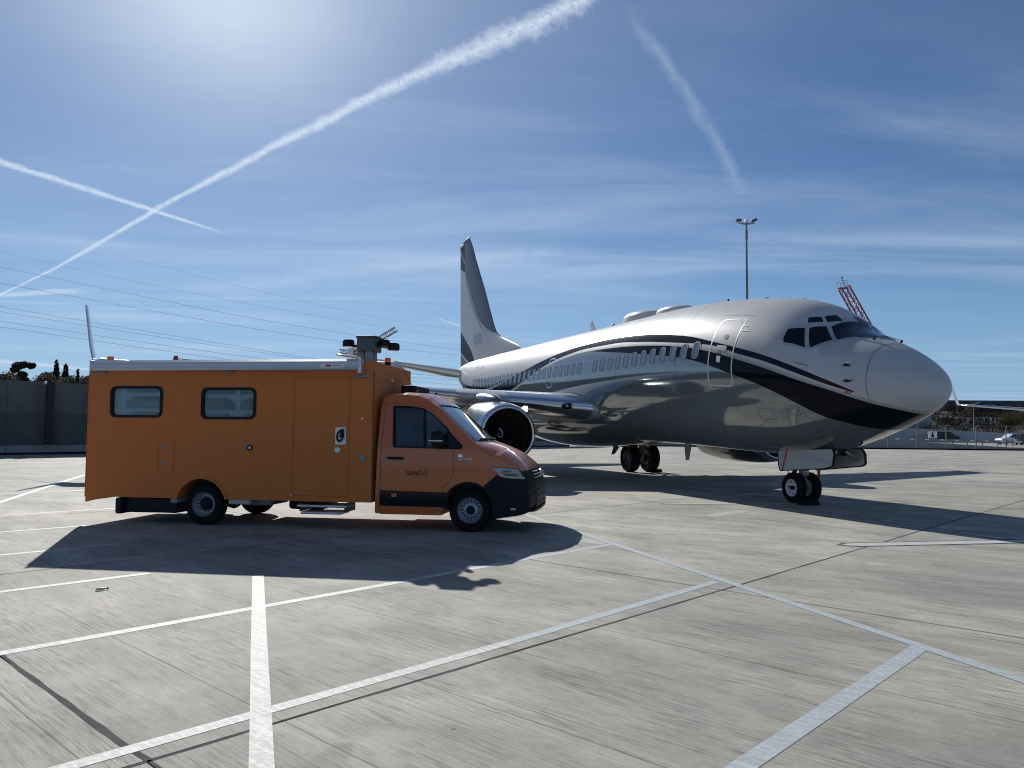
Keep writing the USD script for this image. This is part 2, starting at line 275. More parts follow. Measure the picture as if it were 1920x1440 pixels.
# ------------------------------------------------------------------ ground: concrete slabs, joints, painted lines
UA = math.radians(47.0)
UU = np.array([math.cos(UA), math.sin(UA)]); VV = np.array([math.sin(UA), -math.cos(UA)])      # along the long joint; across it
NN = np.array([-UU[1], UU[0]])
def concrete(name, base, rnd):
    g = G(); pos = g.add('geometry', 'position')
    q = g.mapping(pos, rot=(0, 0, -(UA - PI / 2)))              # x along the broom strokes
    qx, qy, qz = g.xyz(q); v = 1.0
    def mul(f):
        nonlocal v; v = g.math('multiply', v, f)
    def st(sx, sy, sc, det, ro, loc=(0, 0, 0), dist=0.0): return g.noise(g.mapping(q, loc=loc, sc=(sx, sy, 1)), sc, det, ro, dist=dist)
    patch = g.noise(pos, 0.45, 6, 0.66, dist=0.5); soft = st(0.55, 1.25, 0.95, 7, 0.68, (3.1, 7.7, 0), 0.6)
    mul(g.mr(patch, 0.30, 0.70, 0.66, 1.12, 'linear')); mul(g.mr(soft, 0.32, 0.64, 0.68, 1.08, 'linear'))
    scr = st(1.1, 24.0, 2.1, 7, 0.78); zone = g.mr(st(0.8, 2.0, 0.8, 5, 0.7, (9.0, 4.0, 0)), 0.36, 0.62)
    mul(g.math('multiply_add', g.math('multiply', g.mr(scr, 0.46, 0.60), zone), -0.50, 1.0)); mul(g.math('multiply_add', g.mr(scr, 0.42, 0.30), 0.18, 1.0))
    scr2 = st(0.8, 9.0, 1.7, 7, 0.8, (2.0, 6.0, 0)); mul(g.math('multiply_add', g.mr(scr2, 0.52, 0.66), -0.30, 1.0))
    broom = st(0.9, 40.0, 2.6, 4, 0.72, (5.0, 1.0, 0)); mul(g.mr(broom, 0.28, 0.72, 0.78, 1.14, 'linear'))
    grain = g.noise(pos, 85.0, 3, 0.7); mul(g.mr(grain, 0.25, 0.75, 0.88, 1.12, 'linear')); mid = g.noise(pos, 11.0, 5, 0.7); mul(g.mr(mid, 0.3, 0.7, 0.92, 1.07, 'linear'))
    # faint saw lines about a metre apart, broken up
    wob = g.math('multiply_add', g.noise(q, 0.7, 3, 0.6), 0.035, 0.0); fr_ = g.math('fraction', g.math('add', g.math('divide', qy, 0.955), wob)); dl = g.math('absolute', g.math('subtract', fr_, 0.5))
    mul(g.math('multiply_add', g.math('multiply', g.mr(dl, 0.0095, 0.003), g.mr(st(0.5, 1.0, 0.9, 4, 0.6, (1.0, 2.0, 0)), 0.38, 0.54)), -0.55, 1.0))
    # small dark specks and a few pale chips
    vo = g.add('voronoi_texture', '', vector=pos, scale=3.2); cr = g.add('separate_color', '', color=vo + 'color')
    mul(g.math('multiply_add', g.math('multiply', g.mr(vo + 'distance', 0.075, 0.035), g.math('less_than', cr + 'r', 0.16)), -0.55, 1.0))
    oil = g.mr(g.noise(pos, 0.8, 3, 0.5, dist=1.2), 0.66, 0.76); mul(g.math('multiply_add', oil, -0.22, 1.0))
    rn = g.add('object_info', 'random'); mul(g.mr(rn, 0, 1, 1 - rnd, 1 + rnd, 'linear'))
    warm = g.mix(g.mr(patch, 0.3, 0.7), base, tuple(np.array(base) * (1.03, 1.0, 0.95)))
    c = g.vmath('multiply', warm, g.add('combine_xyz', 'vector', x=v, y=v, z=v))
    h = g.math('add', g.math('multiply', broom, 0.6), g.math('multiply', grain, 0.5))
    s = g.add('principled_bsdf', 'BSDF', base_color=c, roughness=0.82, specular_ior_level=0.3, normal=g.bump(h, 0.35, 0.006))
    return g.make('/World/Looks/' + name, surface=s)
slab_mat = concrete('apron_concrete', (0.425, 0.408, 0.366), 0.10)
far_mat = pm('far_ground', (0.26, 0.25, 0.22), 0.9, var=0.25, vscale=0.02)
def paint(name, col, wear):
    g = G(); pos = g.add('geometry', 'position'); q = g.mapping(pos, rot=(0, 0, -(UA - PI / 2)))
    st = g.noise(g.mapping(q, sc=(0.8, 14.0, 1)), 2.4, 6, 0.75); sp = g.noise(pos, 30.0, 4, 0.65)
    w = g.mr(g.math('add', g.math('multiply', st, 0.6), g.math('multiply', sp, 0.4)), 0.50 - wear * 0.1, 0.66 - wear * 0.1)
    c = g.mix(g.math('multiply', w, 0.35 + wear * 0.5), col, (0.27, 0.26, 0.245))
    s = g.add('principled_bsdf', 'BSDF', base_color=c, roughness=0.7, normal=g.bump(st, 0.2, 0.004)); return g.make('/World/Looks/' + name, surface=s)
paint_white = paint('line_paint_white', (0.56, 0.56, 0.54), 0.9)
paint_blue = paint('line_paint_pale_blue', (0.37, 0.43, 0.47), 0.8)
paint_faded = paint('line_paint_faded', (0.45, 0.45, 0.43), 1.0)
paint_black = pm('line_border_black', (0.04, 0.04, 0.045), 0.75, var=0.3, vscale=9)
sealant = pm('joint_sealant', (0.080, 0.079, 0.077), 0.95, var=0.35, vscale=5, spec=0.08)
def sheet(poly, z): 
    m = trimesh.creation.triangulate_polygon(poly, engine='earcut'); return trimesh.Trimesh(np.c_[m[0], np.full(len(m[0]), z)], m[1], process=False)
ground = obj('/World', 'ground', bx(-4000, 4000, -600, 7000, -0.60, -0.5), far_mat, False, kind='structure', label='flat airfield ground reaching the horizon', cat='ground')
apron = thing('apron', 'pale concrete parking apron of large slabs with painted lines', 'apron', kind='structure')
obj(apron, 'joint_bed', bx(-130, 260, -25, 235, -0.30, -0.022), pm('joint_bed', (0.03, 0.03, 0.032), 0.95, spec=0.1), False)
N0, T0, DN, DT, GAP = 3.92, 7.37, 6.0, 5.73, 0.009
def slab_poly(i, j):
    n0, t0 = N0 + i * DN + GAP, T0 + j * DT + GAP; n1, t1 = n0 + DN - 2 * GAP, t0 + DT - 2 * GAP
    return [UU * t + NN * n for t, n in ((t0, n0), (t1, n0), (t1, n1), (t0, n1))]
def visible(P):
    for x, y in P:
        if y > 2.2 and abs(x) < y * 0.70 + 1.5: return True
    return False
cells = []
for i in range(-30, 40):
    for j in range(-30, 60):
        P = slab_poly(i, j); c = np.mean(P, 0)
        if c[1] > -8 and c[1] < 105 and visible(P) and (c @ NN) < 51: cells.append((np.hypot(*c), i, j, P))
cells.sort(key=lambda a: a[0])
def slab_mesh(P, z=0.0, ch=0.006):
    P = np.array(P); c = P.mean(0); inn = c + (P - c) * (1 - ch / 2.9)
    V = np.vstack([np.c_[inn, np.full(4, z)], np.c_[P, np.full(4, z - 0.004)], np.c_[P, np.full(4, -0.2)]])
    F = [[0, 1, 2], [0, 2, 3]]
    for k in range(4):
        a, b = k, (k + 1) % 4; F += [[a + 4, b + 4, b], [a + 4, b, a], [a + 8, b + 8, b + 4], [a + 8, b + 4, a + 4]]
    f = np.array(F); t = trimesh.Trimesh(V, f, process=False)
    if t.face_normals[0][2] < 0: t.invert()
    return t
for k, (_, i, j, P) in enumerate(cells[:290]): obj(apron, 'slab', slab_mesh(P), slab_mat, False)
near = {(i, j) for _, i, j, _ in cells[:290]}
rest = []
for i in range(-45, 60):
    for j in range(-40, 60):
        if (i, j) in near: continue
        P = slab_poly(i, j); c = np.mean(P, 0)
        if -20 < c[1] < 228 and -125 < c[0] < 250: rest.append(slab_mesh(P))
obj(apron, 'far_slabs', cat(*rest), slab_mat, False, kind='stuff')
def wobble_strip(a, b, w, z, amp, step=0.15, seed=0):
    a, b = np.array(a, float), np.array(b, float); L = np.linalg.norm(b - a); d = (b - a) / L; nrm = np.array([-d[1], d[0]]); k = max(int(L / step), 2); t = np.linspace(0, L, k)
    e1 = meshkit.fbm(np.c_[t * 1.7, t * 0 + seed, t * 0], 3) - 0.5; e2 = meshkit.fbm(np.c_[t * 1.7, t * 0 + seed + 9, t * 0], 3) - 0.5
    A = a + d * t[:, None] + nrm * (w / 2 + amp * e1)[:, None]; B = a + d * t[:, None] - nrm * (w / 2 + amp * e2)[:, None]
    V = np.c_[np.vstack([A, B]), np.full(2 * k, z)]; F = []
    for i in range(k - 1): F += [[i, i + k, i + k + 1], [i, i + k + 1, i + 1]]
    return trimesh.Trimesh(V, F, process=False)
def tn(t, n): return UU * t + NN * n
for a, b, w, amp, sd in ((tn(-4, N0), tn(40, N0), 0.026, 0.04, 1), (tn(T0 - DT, N0 - DN), tn(T0 - DT, N0), 0.046, 0.06, 2), (tn(T0 - DT, N0), tn(T0 - DT, N0 + 4 * DN), 0.036, 0.05, 3), (tn(T0, N0 - DN), tn(T0, N0 + 2 * DN), 0.012, 0.012, 4), (tn(-8, N0 + DN), tn(24, N0 + DN), 0.014, 0.014, 5)):
    obj(apron, 'joint_sealant', wobble_strip(a, b, w, 0.0010, amp, seed=sd), sealant, False)
def line(a, b, w, m, z=0.0020, ext=0.0):
    a, b = np.array(a, float), np.array(b, float); d = (b - a) / np.linalg.norm(b - a); a = a - d * ext; b = b + d * ext
    obj(apron, 'painted_line', wobble_strip(a, b, w, z, 0.006, 0.4, seed=abs(a[0])), m, False)
line((-6.5, 2.45), (-1.24, 8.27), 0.115, paint_white)
line((-1.24, 8.27), (0.02, 9.69), 0.115, paint_white); line((0.02, 9.69), (1.47, 11.25), 0.115, paint_blue)
line((-4.6, 1.12), (0.0, 6.04), 0.105, paint_white); line((0.0, 6.04), (2.24, 8.53), 0.105, paint_blue)
line((-2.76, 8.62), (-0.55, 1.9), 0.118, paint_white, 0.0034)
line((0.28, 15.04), (1.47, 11.25), 0.12, paint_blue, 0.0034); line((1.47, 11.25), (2.28, 8.68), 0.12, paint_blue, 0.0034); line((2.28, 8.68), (3.11, 6.05), 0.11, paint_blue, 0.0034); line((3.11, 6.05), (4.6, 1.3), 0.115, paint_blue, 0.0034)
line((3.11, 6.0), (-0.5, 2.1), 0.125, paint_blue)
for a, b in (((-9.2, 3.17), (-4.0, 8.73)), ((-14.2, 1.6), (-5.4, 10.9)), ((-16, 3.35), (-6.5, 13.3)), ((-22, 0.6), (-7.3, 16.2)), ((-26, 4.7), (-10.2, 20.5)), ((-27, 9.2), (-9.6, 20.9))): line(a, b, 0.11, paint_white)
line((-9.2, 12.1), (-14.37, 26.41), 0.15, paint_white, 0.0034)
line((-46, 12.5), (-12, 43.6), 0.3, paint_faded)
# aircraft stand markings
def bordered(a, b, w, bw, m=paint_white, tip=0.0):
    a, b = np.array(a, float), np.array(b, float); d = (b - a) / np.linalg.norm(b - a); n = np.array([-d[1], d[0]])
    def quad(w_, e, z, mm, tp):
        P = [a - d * e + n * w_ / 2, a - d * (e + tp) - n * 0, a - d * e - n * w_ / 2, b + d * e - n * w_ / 2, b + d * e + n * w_ / 2]
        obj(apron, 'painted_line', sheet(Polygon(P), z), mm, False)
    quad(w + 2 * bw, bw, 0.0018, paint_black, tip); quad(w, 0, 0.0036, m, tip * 0.9)
bordered((4.95, 11.36), (12.5, 12.75), 0.27, 0.06, tip=0.22)
bordered((3.47, 17.47), (9.07, 18.22), 0.16, 0.05, tip=0.1)
for a, b in (((6.45, 16.43), (6.73, 15.43)), ((6.87, 14.62), (7.27, 13.6)), ((7.35, 12.9), (7.62, 12.1)), ((5.62, 20.28), (6.0, 19.52)), ((5.12, 22.68), (5.5, 21.72)), ((4.55, 25.2), (4.9, 24.2)), ((3.95, 27.8), (4.3, 26.8))): bordered(a, b, 0.15, 0.05)
line((3.8, 15.02), (4.78, 16.08), 0.32, paint_faded)

# ------------------------------------------------------------------ the jet (local frame: x forward, y to port, z up; xa = metres aft of the nose)
AX, AY, APSI, APIT, XM, XN = 8.0432, 14.5447, -1.22636, 0.0081, 16.62, 4.02
FX = np.array([0, .04, .12, .3, .6, 1.0, 1.5, 2.0, 2.5, 3.0, 3.5, 4.0, 5, 6, 7, 9, 20, 22, 24, 26, 28, 30, 32, 32.6])
FT = np.array([2.581, 2.775, 2.889, 3.055, 3.267, 3.492, 3.718, 3.943, 4.322, 4.617, 4.782, 4.884, 5.029, 5.135, 5.207, 5.261, 5.261, 5.261, 5.261, 5.251, 5.26, 5.2, 5.02, 4.92])
FB = np.array([2.581, 2.418, 2.323, 2.19, 2.042, 1.877, 1.695, 1.525, 1.38, 1.277, 1.23, 1.224, 1.218, 1.241, 1.276, 1.321, 1.321, 1.42, 1.78, 2.32, 2.98, 3.7, 4.4, 4.6])
FW = np.array([0, .2, .36, .58, .82, 1.06, 1.28, 1.44, 1.56, 1.66, 1.73, 1.79, 1.85, 1.875, 1.88, 1.88, 1.88, 1.86, 1.78, 1.6, 1.32, .96, .42, .2])
_q = np.sqrt(FX); _zt, _zb, _w = PC(_q, FT), PC(_q, FB), PC(_q, FW)
def fus(x, a):
    """Point on the skin: xa, angle from starboard (0) over the top (pi/2)."""
    x, a = np.asarray(x, float), np.asarray(a, float); s = np.sqrt(np.clip(x, 0, 32.6)); zt, zb, w = _zt(s), _zb(s), _w(s); zm = zb + (zt - zb) * .53
    c, sn = np.cos(a), np.sin(a)
    return np.stack([-x, -w * c, zm + np.where(sn > 0, zt - zm, zm - zb) * sn], -1)
def fus_n(x, a, e=2e-3):
    dx = fus(np.asarray(x) + e, a) - fus(np.maximum(np.asarray(x) - e, 1e-5), a); da = fus(x, np.asarray(a) + e) - fus(x, np.asarray(a) - e)
    n = np.cross(dx, da); n /= np.maximum(np.linalg.norm(n, axis=-1, keepdims=True), 1e-12)
    p = fus(x, a); out = p - np.stack([p[..., 0], p[..., 1] * 0, p[..., 2] * 0 + 3.2], -1)
    return np.where((n * out).sum(-1, keepdims=True) < 0, -n, n)
def ang(x, z, side=1):
    s = math.sqrt(x); zt, zb = float(_zt(s)), float(_zb(s)); zm = zb + (zt - zb) * .53; v = (z - zm) / ((zt - zm) if z > zm else (zm - zb)); v = max(-1, min(1, v))
    a = math.asin(v); return a if side > 0 else PI - a
def ang_y(x, y, top=True):
    v = max(-1, min(1, y / float(_w(math.sqrt(x))))); a = math.acos(v); return a if top else -a
K = 1.9
def skin(poly, off, edge=0.09):
    """Polygon in (xa, angle*K) laid on the fuselage skin, off metres proud."""
    out = []
    for pg in getattr(poly, 'geoms', [poly]):
        pg = pg.segmentize(edge)
        v, f = trimesh.creation.triangulate_polygon(pg, engine='earcut')
        v3 = np.c_[v, np.zeros(len(v))]; v3, f = trimesh.remesh.subdivide_to_size(v3, f, edge, max_iter=8)
        x, a = v3[:, 0], v3[:, 1] / K; P = fus(x, a) + fus_n(x, a) * off; t = trimesh.Trimesh(P, f, process=False); t.merge_vertices()
        nn = fus_n(x[:1], a[:1])[0]
        if len(t.faces) and (t.face_normals.mean(0) @ fus_n(np.array([x.mean()]), np.array([a.mean()]))[0]) < 0: t.invert()
        out.append(t)
    return cat(*out)
def sp(L, side=1): return [(x, ang(x, z, side) * K) for x, z in L]
def ribbon(L, w, off=0.003, closed=False, edge=0.12):
    ls = LineString(list(L) + ([L[0]] if closed else [])); return skin(ls.buffer(w / 2, cap_style='flat', quad_segs=3), off, edge)
def rounded(P, r): return Polygon(P).buffer(-r).buffer(r, quad_segs=5)

def curve_ramp(g, fac, tabs, x0, x1, zmax, n=220):
    xs = np.linspace(x0, x1, n); cols = []
    for L in tabs:
        L = sorted(L); X, Z = np.array([p[0] for p in L]), np.array([p[1] for p in L]); f = PC(X, Z) if len(L) > 2 else (lambda q: np.interp(q, X, Z))
        v = f(np.clip(xs, X[0], X[-1])); v = np.where(xs < X[0], Z[0] + (xs - X[0]) * ((Z[1] - Z[0]) / (X[1] - X[0])), v); cols.append(np.clip(v / zmax, 0, 1))
    while len(cols) < 3: cols.append(cols[0])
    return g.add('separate_color', '', color=g.ramp(fac, [(float(t), (float(a), float(b), float(c))) for t, a, b, c in zip(np.linspace(0, 1, n), *cols)]))
def livery():
    g = G(); o = g.add('texture_coordinate', 'object'); x, y, z = g.xyz(o); xa = g.math('multiply', x, -1.0)
    fac = g.math('divide', xa, 33.0)
    ATOP = [(1.072, 2.555), (1.49, 2.762), (2.23, 3.081), (3.122, 3.414), (3.992, 3.653), (4.928, 3.878), (5.936, 4.1), (7.384, 4.295), (9.062, 4.443), (10.94, 4.505), (12.97, 4.467), (14.45, 4.36), (15.9, 4.183), (17.07, 3.99), (18.53, 3.80), (19.64, 3.68), (21.5, 3.569), (23.76, 3.58), (25.9, 3.73), (29, 4.3)]
    ABOT = [(1.072, 2.53), (1.489, 2.677), (2.215, 2.958), (3.097, 3.277), (3.949, 3.513), (4.706, 3.741), (6.694, 4.013), (8.238, 4.178), (10.1, 4.31), (12.06, 4.329), (13.77, 4.22), (15.26, 4.0), (16.6, 3.678), (18.39, 3.291), (19.59, 3.064), (21.5, 2.8), (24, 2.72), (27, 2.9)]
    BTOP = [(0.30, 2.00), (0.421, 2.134), (0.743, 2.268), (1.084, 2.41), (1.503, 2.582), (2.213, 2.824), (3.084, 3.13), (3.922, 3.376), (4.647, 3.569), (5.497, 3.745), (6.638, 3.916), (8.183, 4.065), (9.941, 4.171), (11.77, 4.214)]
    BBOT = [(1.0, 1.72), (1.167, 1.80), (1.358, 1.855), (1.526, 1.937), (1.758, 2.021), (2.324, 2.341), (3.122, 2.72), (3.916, 2.999), (4.601, 3.211), (5.347, 3.415), (6.089, 3.564), (7.301, 3.729), (8.59, 3.879), (10.49, 4.08), (11.77, 4.214)]
    LINE = [(17.3, 4.12), (18.15, 3.9), (19.17, 3.69), (21.45, 3.40), (23.83, 3.337), (26.4, 3.6), (29, 4.1)]
    r1 = curve_ramp(g, fac, (ATOP, ABOT, BTOP), 0, 33, 8.0); r2 = curve_ramp(g, fac, (BBOT, LINE), 0, 33, 8.0)
    z8 = g.math('divide', z, 8.0); e = 0.0006
    def above(c): return g.mr(g.math('subtract', z8, c), -e, e, 0, 1, 'linear')
    def below(c): return g.mr(g.math('subtract', c, z8), -e, e, 0, 1, 'linear')
    mul = lambda *a: a[0] if len(a) == 1 else g.math('multiply', a[0], mul(*a[1:]))
    fwd = g.math('less_than', xa, 11.77)
    darkA = mul(below(r1 + 'r'), above(r1 + 'g'), g.math('greater_than', xa, 1.072))
    darkB = mul(below(r1 + 'b'), above(r2 + 'r'), fwd)
    lineM = mul(g.math('less_than', g.math('absolute', g.math('subtract', z8, r2 + 'g')), 0.0040), g.math('greater_than', xa, 17.3))
    # lower body: below stripe B forward, below the light stripe aft
    lowF = mul(below(r2 + 'r'), fwd); lowA = mul(below(g.math('subtract', r1 + 'g', 0.0125)), g.math('subtract', 1.0, fwd))
    low = g.math('maximum', lowF, lowA)
    light_aft = mul(below(r1 + 'g'), g.math('subtract', 1.0, low))
    nz = g.noise(o, 0.9, 4, 0.6); nz = g.mr(nz, 0.3, 0.7, 0.96, 1.04, 'linear'); nv = g.add('combine_xyz', 'vector', x=nz, y=nz, z=nz)
    white, grey, dark = (0.445, 0.445, 0.45), (0.175, 0.190, 0.186), (0.010, 0.015, 0.021)
    half = g.math('multiply', g.math('less_than', z8, g.math('multiply_add', g.math('add', r1 + 'g', r1 + 'b'), 0.5, 0.0)), light_aft)   # the light stripe is silver in its lower half
    c = g.mix(light_aft, white, (0.46, 0.46, 0.45)); c = g.mix(mul(half, fwd), c, (0.32, 0.32, 0.31)); c = g.mix(low, c, grey)
    dk = g.mix(g.mr(xa, 1.1, 2.1), (0.06, 0.012, 0.014), dark); d = g.math('maximum', g.math('multiply', darkA, g.math('subtract', 1.0, lineM)), darkB)
    c = g.mix(g.math('multiply', darkA, lineM), c, (0.5, 0.5, 0.5)); c = g.mix(d, c, g.mix(darkB, dk, (0.005, 0.007, 0.010)))
    c = g.vmath('multiply', c, nv)
    metal = g.math('multiply_add', low, 0.46, 0.02); metal = g.math('multiply', metal, g.math('subtract', 1.0, d))
    rough = g.math('add', g.math('multiply', g.math('subtract', 1.0, g.math('maximum', low, d)), 0.35), 0.10)
    # very slight waviness of the skin between frames
    wv = g.noise(g.mapping(o, sc=(1.9, 1.2, 1.6)), 1.0, 2, 0.5)
    nb = g.bump(wv, 0.06, 0.02)
    s = g.add('principled_bsdf', 'BSDF', base_color=c, metallic=metal, roughness=rough, coat_weight=g.math('add', g.math('multiply', low, 0.85), 0.06), coat_roughness=0.025, specular_ior_level=g.math('multiply_add', low, 0.44, 0.06), coat_normal=nb, normal=nb)
    return g.make('/World/Looks/jet_livery', surface=s)
def fin_livery():
    g = G(); o = g.add('texture_coordinate', 'object'); x, y, z = g.xyz(o); xa = g.math('multiply', x, -1.0)
    fac = g.math('divide', g.math('subtract', z, 5.0), 8.0)
    C1 = [(5.0, 24.0), (6.35, 26.2), (6.62, 26.9), (6.85, 27.64), (7.5, 28.96), (8.22, 29.84), (9.43, 30.95), (10.47, 31.74), (11.7, 32.17), (12.6, 32.3)]
    C2 = [(5.0, 24.4), (6.3, 26.9), (6.6, 27.9), (7.54, 29.3), (8.58, 30.56), (10.02, 31.63), (12, 32.4)]
    C3 = [(5.0, 29.4), (5.43, 29.91), (5.91, 30.46), (6.67, 31.77), (7.25, 32.95), (8, 34.5)]
    r = curve_ramp(g, fac, (C1, C2, C3), 5.0, 13.0, 40.0); X = g.math('divide', xa, 40.0); e = 0.0006
    lt = lambda a, b: g.mr(g.math('subtract', b, a), -e, e, 0, 1, 'linear')
    mul = lambda *a: a[0] if len(a) == 1 else g.math('multiply', a[0], mul(*a[1:]))
    top = g.math('greater_than', z, 6.5)
    d1 = mul(lt(X, r + 'r'), top); d2 = mul(lt(r + 'r', X), lt(X, r + 'g'), top, g.math('greater_than', z, 6.6))
    stripe = mul(g.math('less_than', g.math('absolute', g.math('subtract', X, g.math('multiply_add', r + 'g', 1.0, -0.002))), 0.0014), g.math('greater_than', z, 6.9))
    d3 = lt(r + 'b', X)
    lit = g.math('less_than', g.math('absolute', g.math('subtract', z, g.math('multiply_add', g.math('subtract', xa, 31.34), 0.375, 5.38))), 0.06)
    below_lit = g.math('less_than', z, g.math('multiply_add', g.math('subtract', xa, 31.34), 0.375, 5.32))
    rud = mul(g.math('greater_than', xa, 31.95), g.math('greater_than', z, g.math('multiply_add', g.math('subtract', xa, 31.95), 0.35, 10.55)))
    rl = mul(rud, g.math('less_than', g.math('absolute', g.math('subtract', z, g.math('multiply_add', g.math('subtract', xa, 31.95), 0.8, 11.05))), 0.08))
    c = g.mix(d2, (0.50, 0.50, 0.51), (0.42, 0.43, 0.44)); c = g.mix(d1, c, (0.135, 0.155, 0.185)); c = g.mix(stripe, c, (0.08, 0.09, 0.11)); c = g.mix(d3, c, (0.010, 0.015, 0.024)); c = g.mix(mul(d3, below_lit), c, (0.16, 0.17, 0.19)); c = g.mix(mul(d3, lit), c, (0.5, 0.5, 0.5))
    c = g.mix(rud, c, (0.012, 0.018, 0.028)); c = g.mix(rl, c, (0.30, 0.31, 0.33))
    s = g.add('principled_bsdf', 'BSDF', base_color=c, metallic=0.0, roughness=0.4, specular_ior_level=0.08); return g.make('/World/Looks/fin_livery', surface=s)
LIV, FINL = livery(), fin_livery()
jet = thing('business_jet', 'large silver and white twin engine jet with black swooping stripes parked beyond the orange van', 'jet', (AX + 0.0, AY, -APIT * XM), APSI, ry=APIT)
NA = 128; A = np.arange(NA) * 2 * PI / NA
XJ = 0.86 + 0.22 * np.clip(np.sin(A), 0, 1) ** 2.5
def ringgrid(X):
    """X: (rows, NA) of xa."""
    P = fus(X, np.broadcast_to(A, X.shape)); r = len(X); V = P.reshape(-1, 3); F = []
    idx = np.arange(r * NA).reshape(r, NA); a, b = idx[:-1], np.roll(idx, -1, 1)[:-1]; c, d = idx[1:], np.roll(idx, -1, 1)[1:]
    F = np.vstack([np.stack([a, c, d], -1).reshape(-1, 3), np.stack([a, d, b], -1).reshape(-1, 3)])
    return V, F
t = np.linspace(0, 1, 26) ** 2
V, F = ringgrid(np.outer(t, XJ - 0.004)); m = trimesh.Trimesh(V, F, process=False); m.merge_vertices()
def outward(m, c=(-10, 0, 3.2)):
    m.fix_normals() if m.is_watertight else None
    v = m.triangles_center - np.array([0, c[1], c[2]]); v[:, 0] = 0
    if ((m.face_normals * v).sum(1) * m.area_faces).sum() < 0: m.invert()
    return m
obj(jet, 'radome', outward(m), LIV, True)
s = np.r_[np.linspace(0, 1, 40) ** 1.3 * 6.2, np.linspace(6.6, 18.5, 30), np.linspace(19, 31.6, 40)]
X = XJ[None, :] + s[:, None] * (32.55 - XJ[None, :]) / 31.6
V, F = ringgrid(X); endc = len(V); V = np.vstack([V, V[-NA:].mean(0)]); last = np.arange(NA) + len(X) * NA - NA
F = np.vstack([F, np.stack([last, np.full(NA, endc), np.roll(last, -1)], -1)])
m = trimesh.Trimesh(V, F, process=False); obj(jet, 'fuselage', outward(m), LIV, 40)
# thin joints, hatches and plates on the skin
for a0, a1, nn in ((-0.38, PI + 0.38, 90),):
    aa = np.linspace(a0, a1, nn); xx = 0.86 + 0.22 * np.clip(np.sin(aa), 0, 1) ** 2.5
    obj(jet, 'radome_joint', ribbon(list(zip(xx, aa * K)), 0.014, 0.0015), panel_line)
obj(jet, 'radome_strip', ribbon(sp([(0.25, 2.95), (0.5, 2.97), (0.85, 2.96)]), 0.006, 0.001), panel_line)
obj(jet, 'radome_strip', ribbon(sp([(0.12, 2.52), (0.45, 2.44), (0.84, 2.40)]), 0.006, 0.001), panel_line)
# cockpit: frame and panes
fr = [(2.797, 1.233, 3.986), (2.243, .619, 4.03), (2.40, -.46, 4.10), (1.34, -.14, 3.61), (1.765, .833, 3.605), (2.114, 1.259, 3.444), (2.688, 1.441, 3.60), (2.80, 1.40, 3.75)]
def pang(x, y, z): 
    s = math.sqrt(x); zt, zb, w = float(_zt(s)), float(_zb(s)), float(_w(s)); zm = zb + (zt - zb) * .53
    return math.atan2((z - zm) / (zt - zm if z > zm else zm - zb), y / w)
def patch3(P): return Polygon([(x, pang(x, y, z) * K) for x, y, z in P])
def mirror(pg): return affinity.affine_transform(pg, [1, 0, 0, -1, 0, PI * K])
frame = patch3(fr).buffer(0.006)
for pg in (frame, mirror(frame)):
    f_ = obj(jet, 'windscreen_frame', skin(pg, 0.004, 0.06), frame_grey)
panes = {'side_window': [(2.758, 1.237, 3.955), (2.466, 1.044, 3.943), (2.205, 1.273, 3.50), (2.68, 1.425, 3.652), (2.737, 1.389, 3.74)], 'sliding_window': [(2.407, .981, 3.948), (2.233, .686, 3.974), (1.873, .855, 3.653), (2.117, 1.228, 3.486)], 'windscreen': [(2.186, .604, 3.985), (2.27, -.44, 4.05), (1.37, -.10, 3.642), (1.802, .80, 3.641)]}
for nm, P in panes.items():
    pg = patch3(P).buffer(-0.025).buffer(0.025, quad_segs=4)
    obj(jet, nm, skin(pg, 0.010, 0.06), cockpit_glass)
    if nm != 'windscreen': obj(jet, nm, skin(mirror(pg), 0.010, 0.06), cockpit_glass)
obj(jet, 'windscreen', skin(patch3([(2.28, -.53, 4.03), (2.20, -.70, 3.96), (1.81, -.82, 3.641), (1.40, -.22, 3.642)]).buffer(-0.025).buffer(0.025, quad_segs=4), 0.010, 0.06), cockpit_glass)
for P in ([(2.612, .801, 4.2), (2.491, .616, 4.21), (2.383, .675, 4.105), (2.522, .889, 4.09)], [(2.46, .499, 4.222), (2.43, .253, 4.257), (2.278, .25, 4.140), (2.325, .553, 4.101)]):
    pg = patch3(P).buffer(-0.012).buffer(0.02, quad_segs=4); pg = affinity.scale(pg, 1.12, 1.15)
    for q in (pg, mirror(pg)): obj(jet, 'eyebrow_window', skin(q, 0.006, 0.05), cockpit_glass)
for y0, x0 in ((-0.40, 1.34), (0.28, 1.37)):
    p0 = fus(np.array([x0]), np.array([ang_y(x0, y0)]))[0]; p1 = fus(np.array([x0 + .34]), np.array([ang_y(x0 + .34, y0 + .30)]))[0] + [0, 0, .03]
    obj(jet, 'wiper', cat(bar(p0 + [0.05, 0, .03], p0 + (p1 - p0) * .7 + [0, 0, .01], .013), bar(p0 + [0.05, 0, 0.04], p0 + [-.02, 0, -.03], .03)), black_plastic)
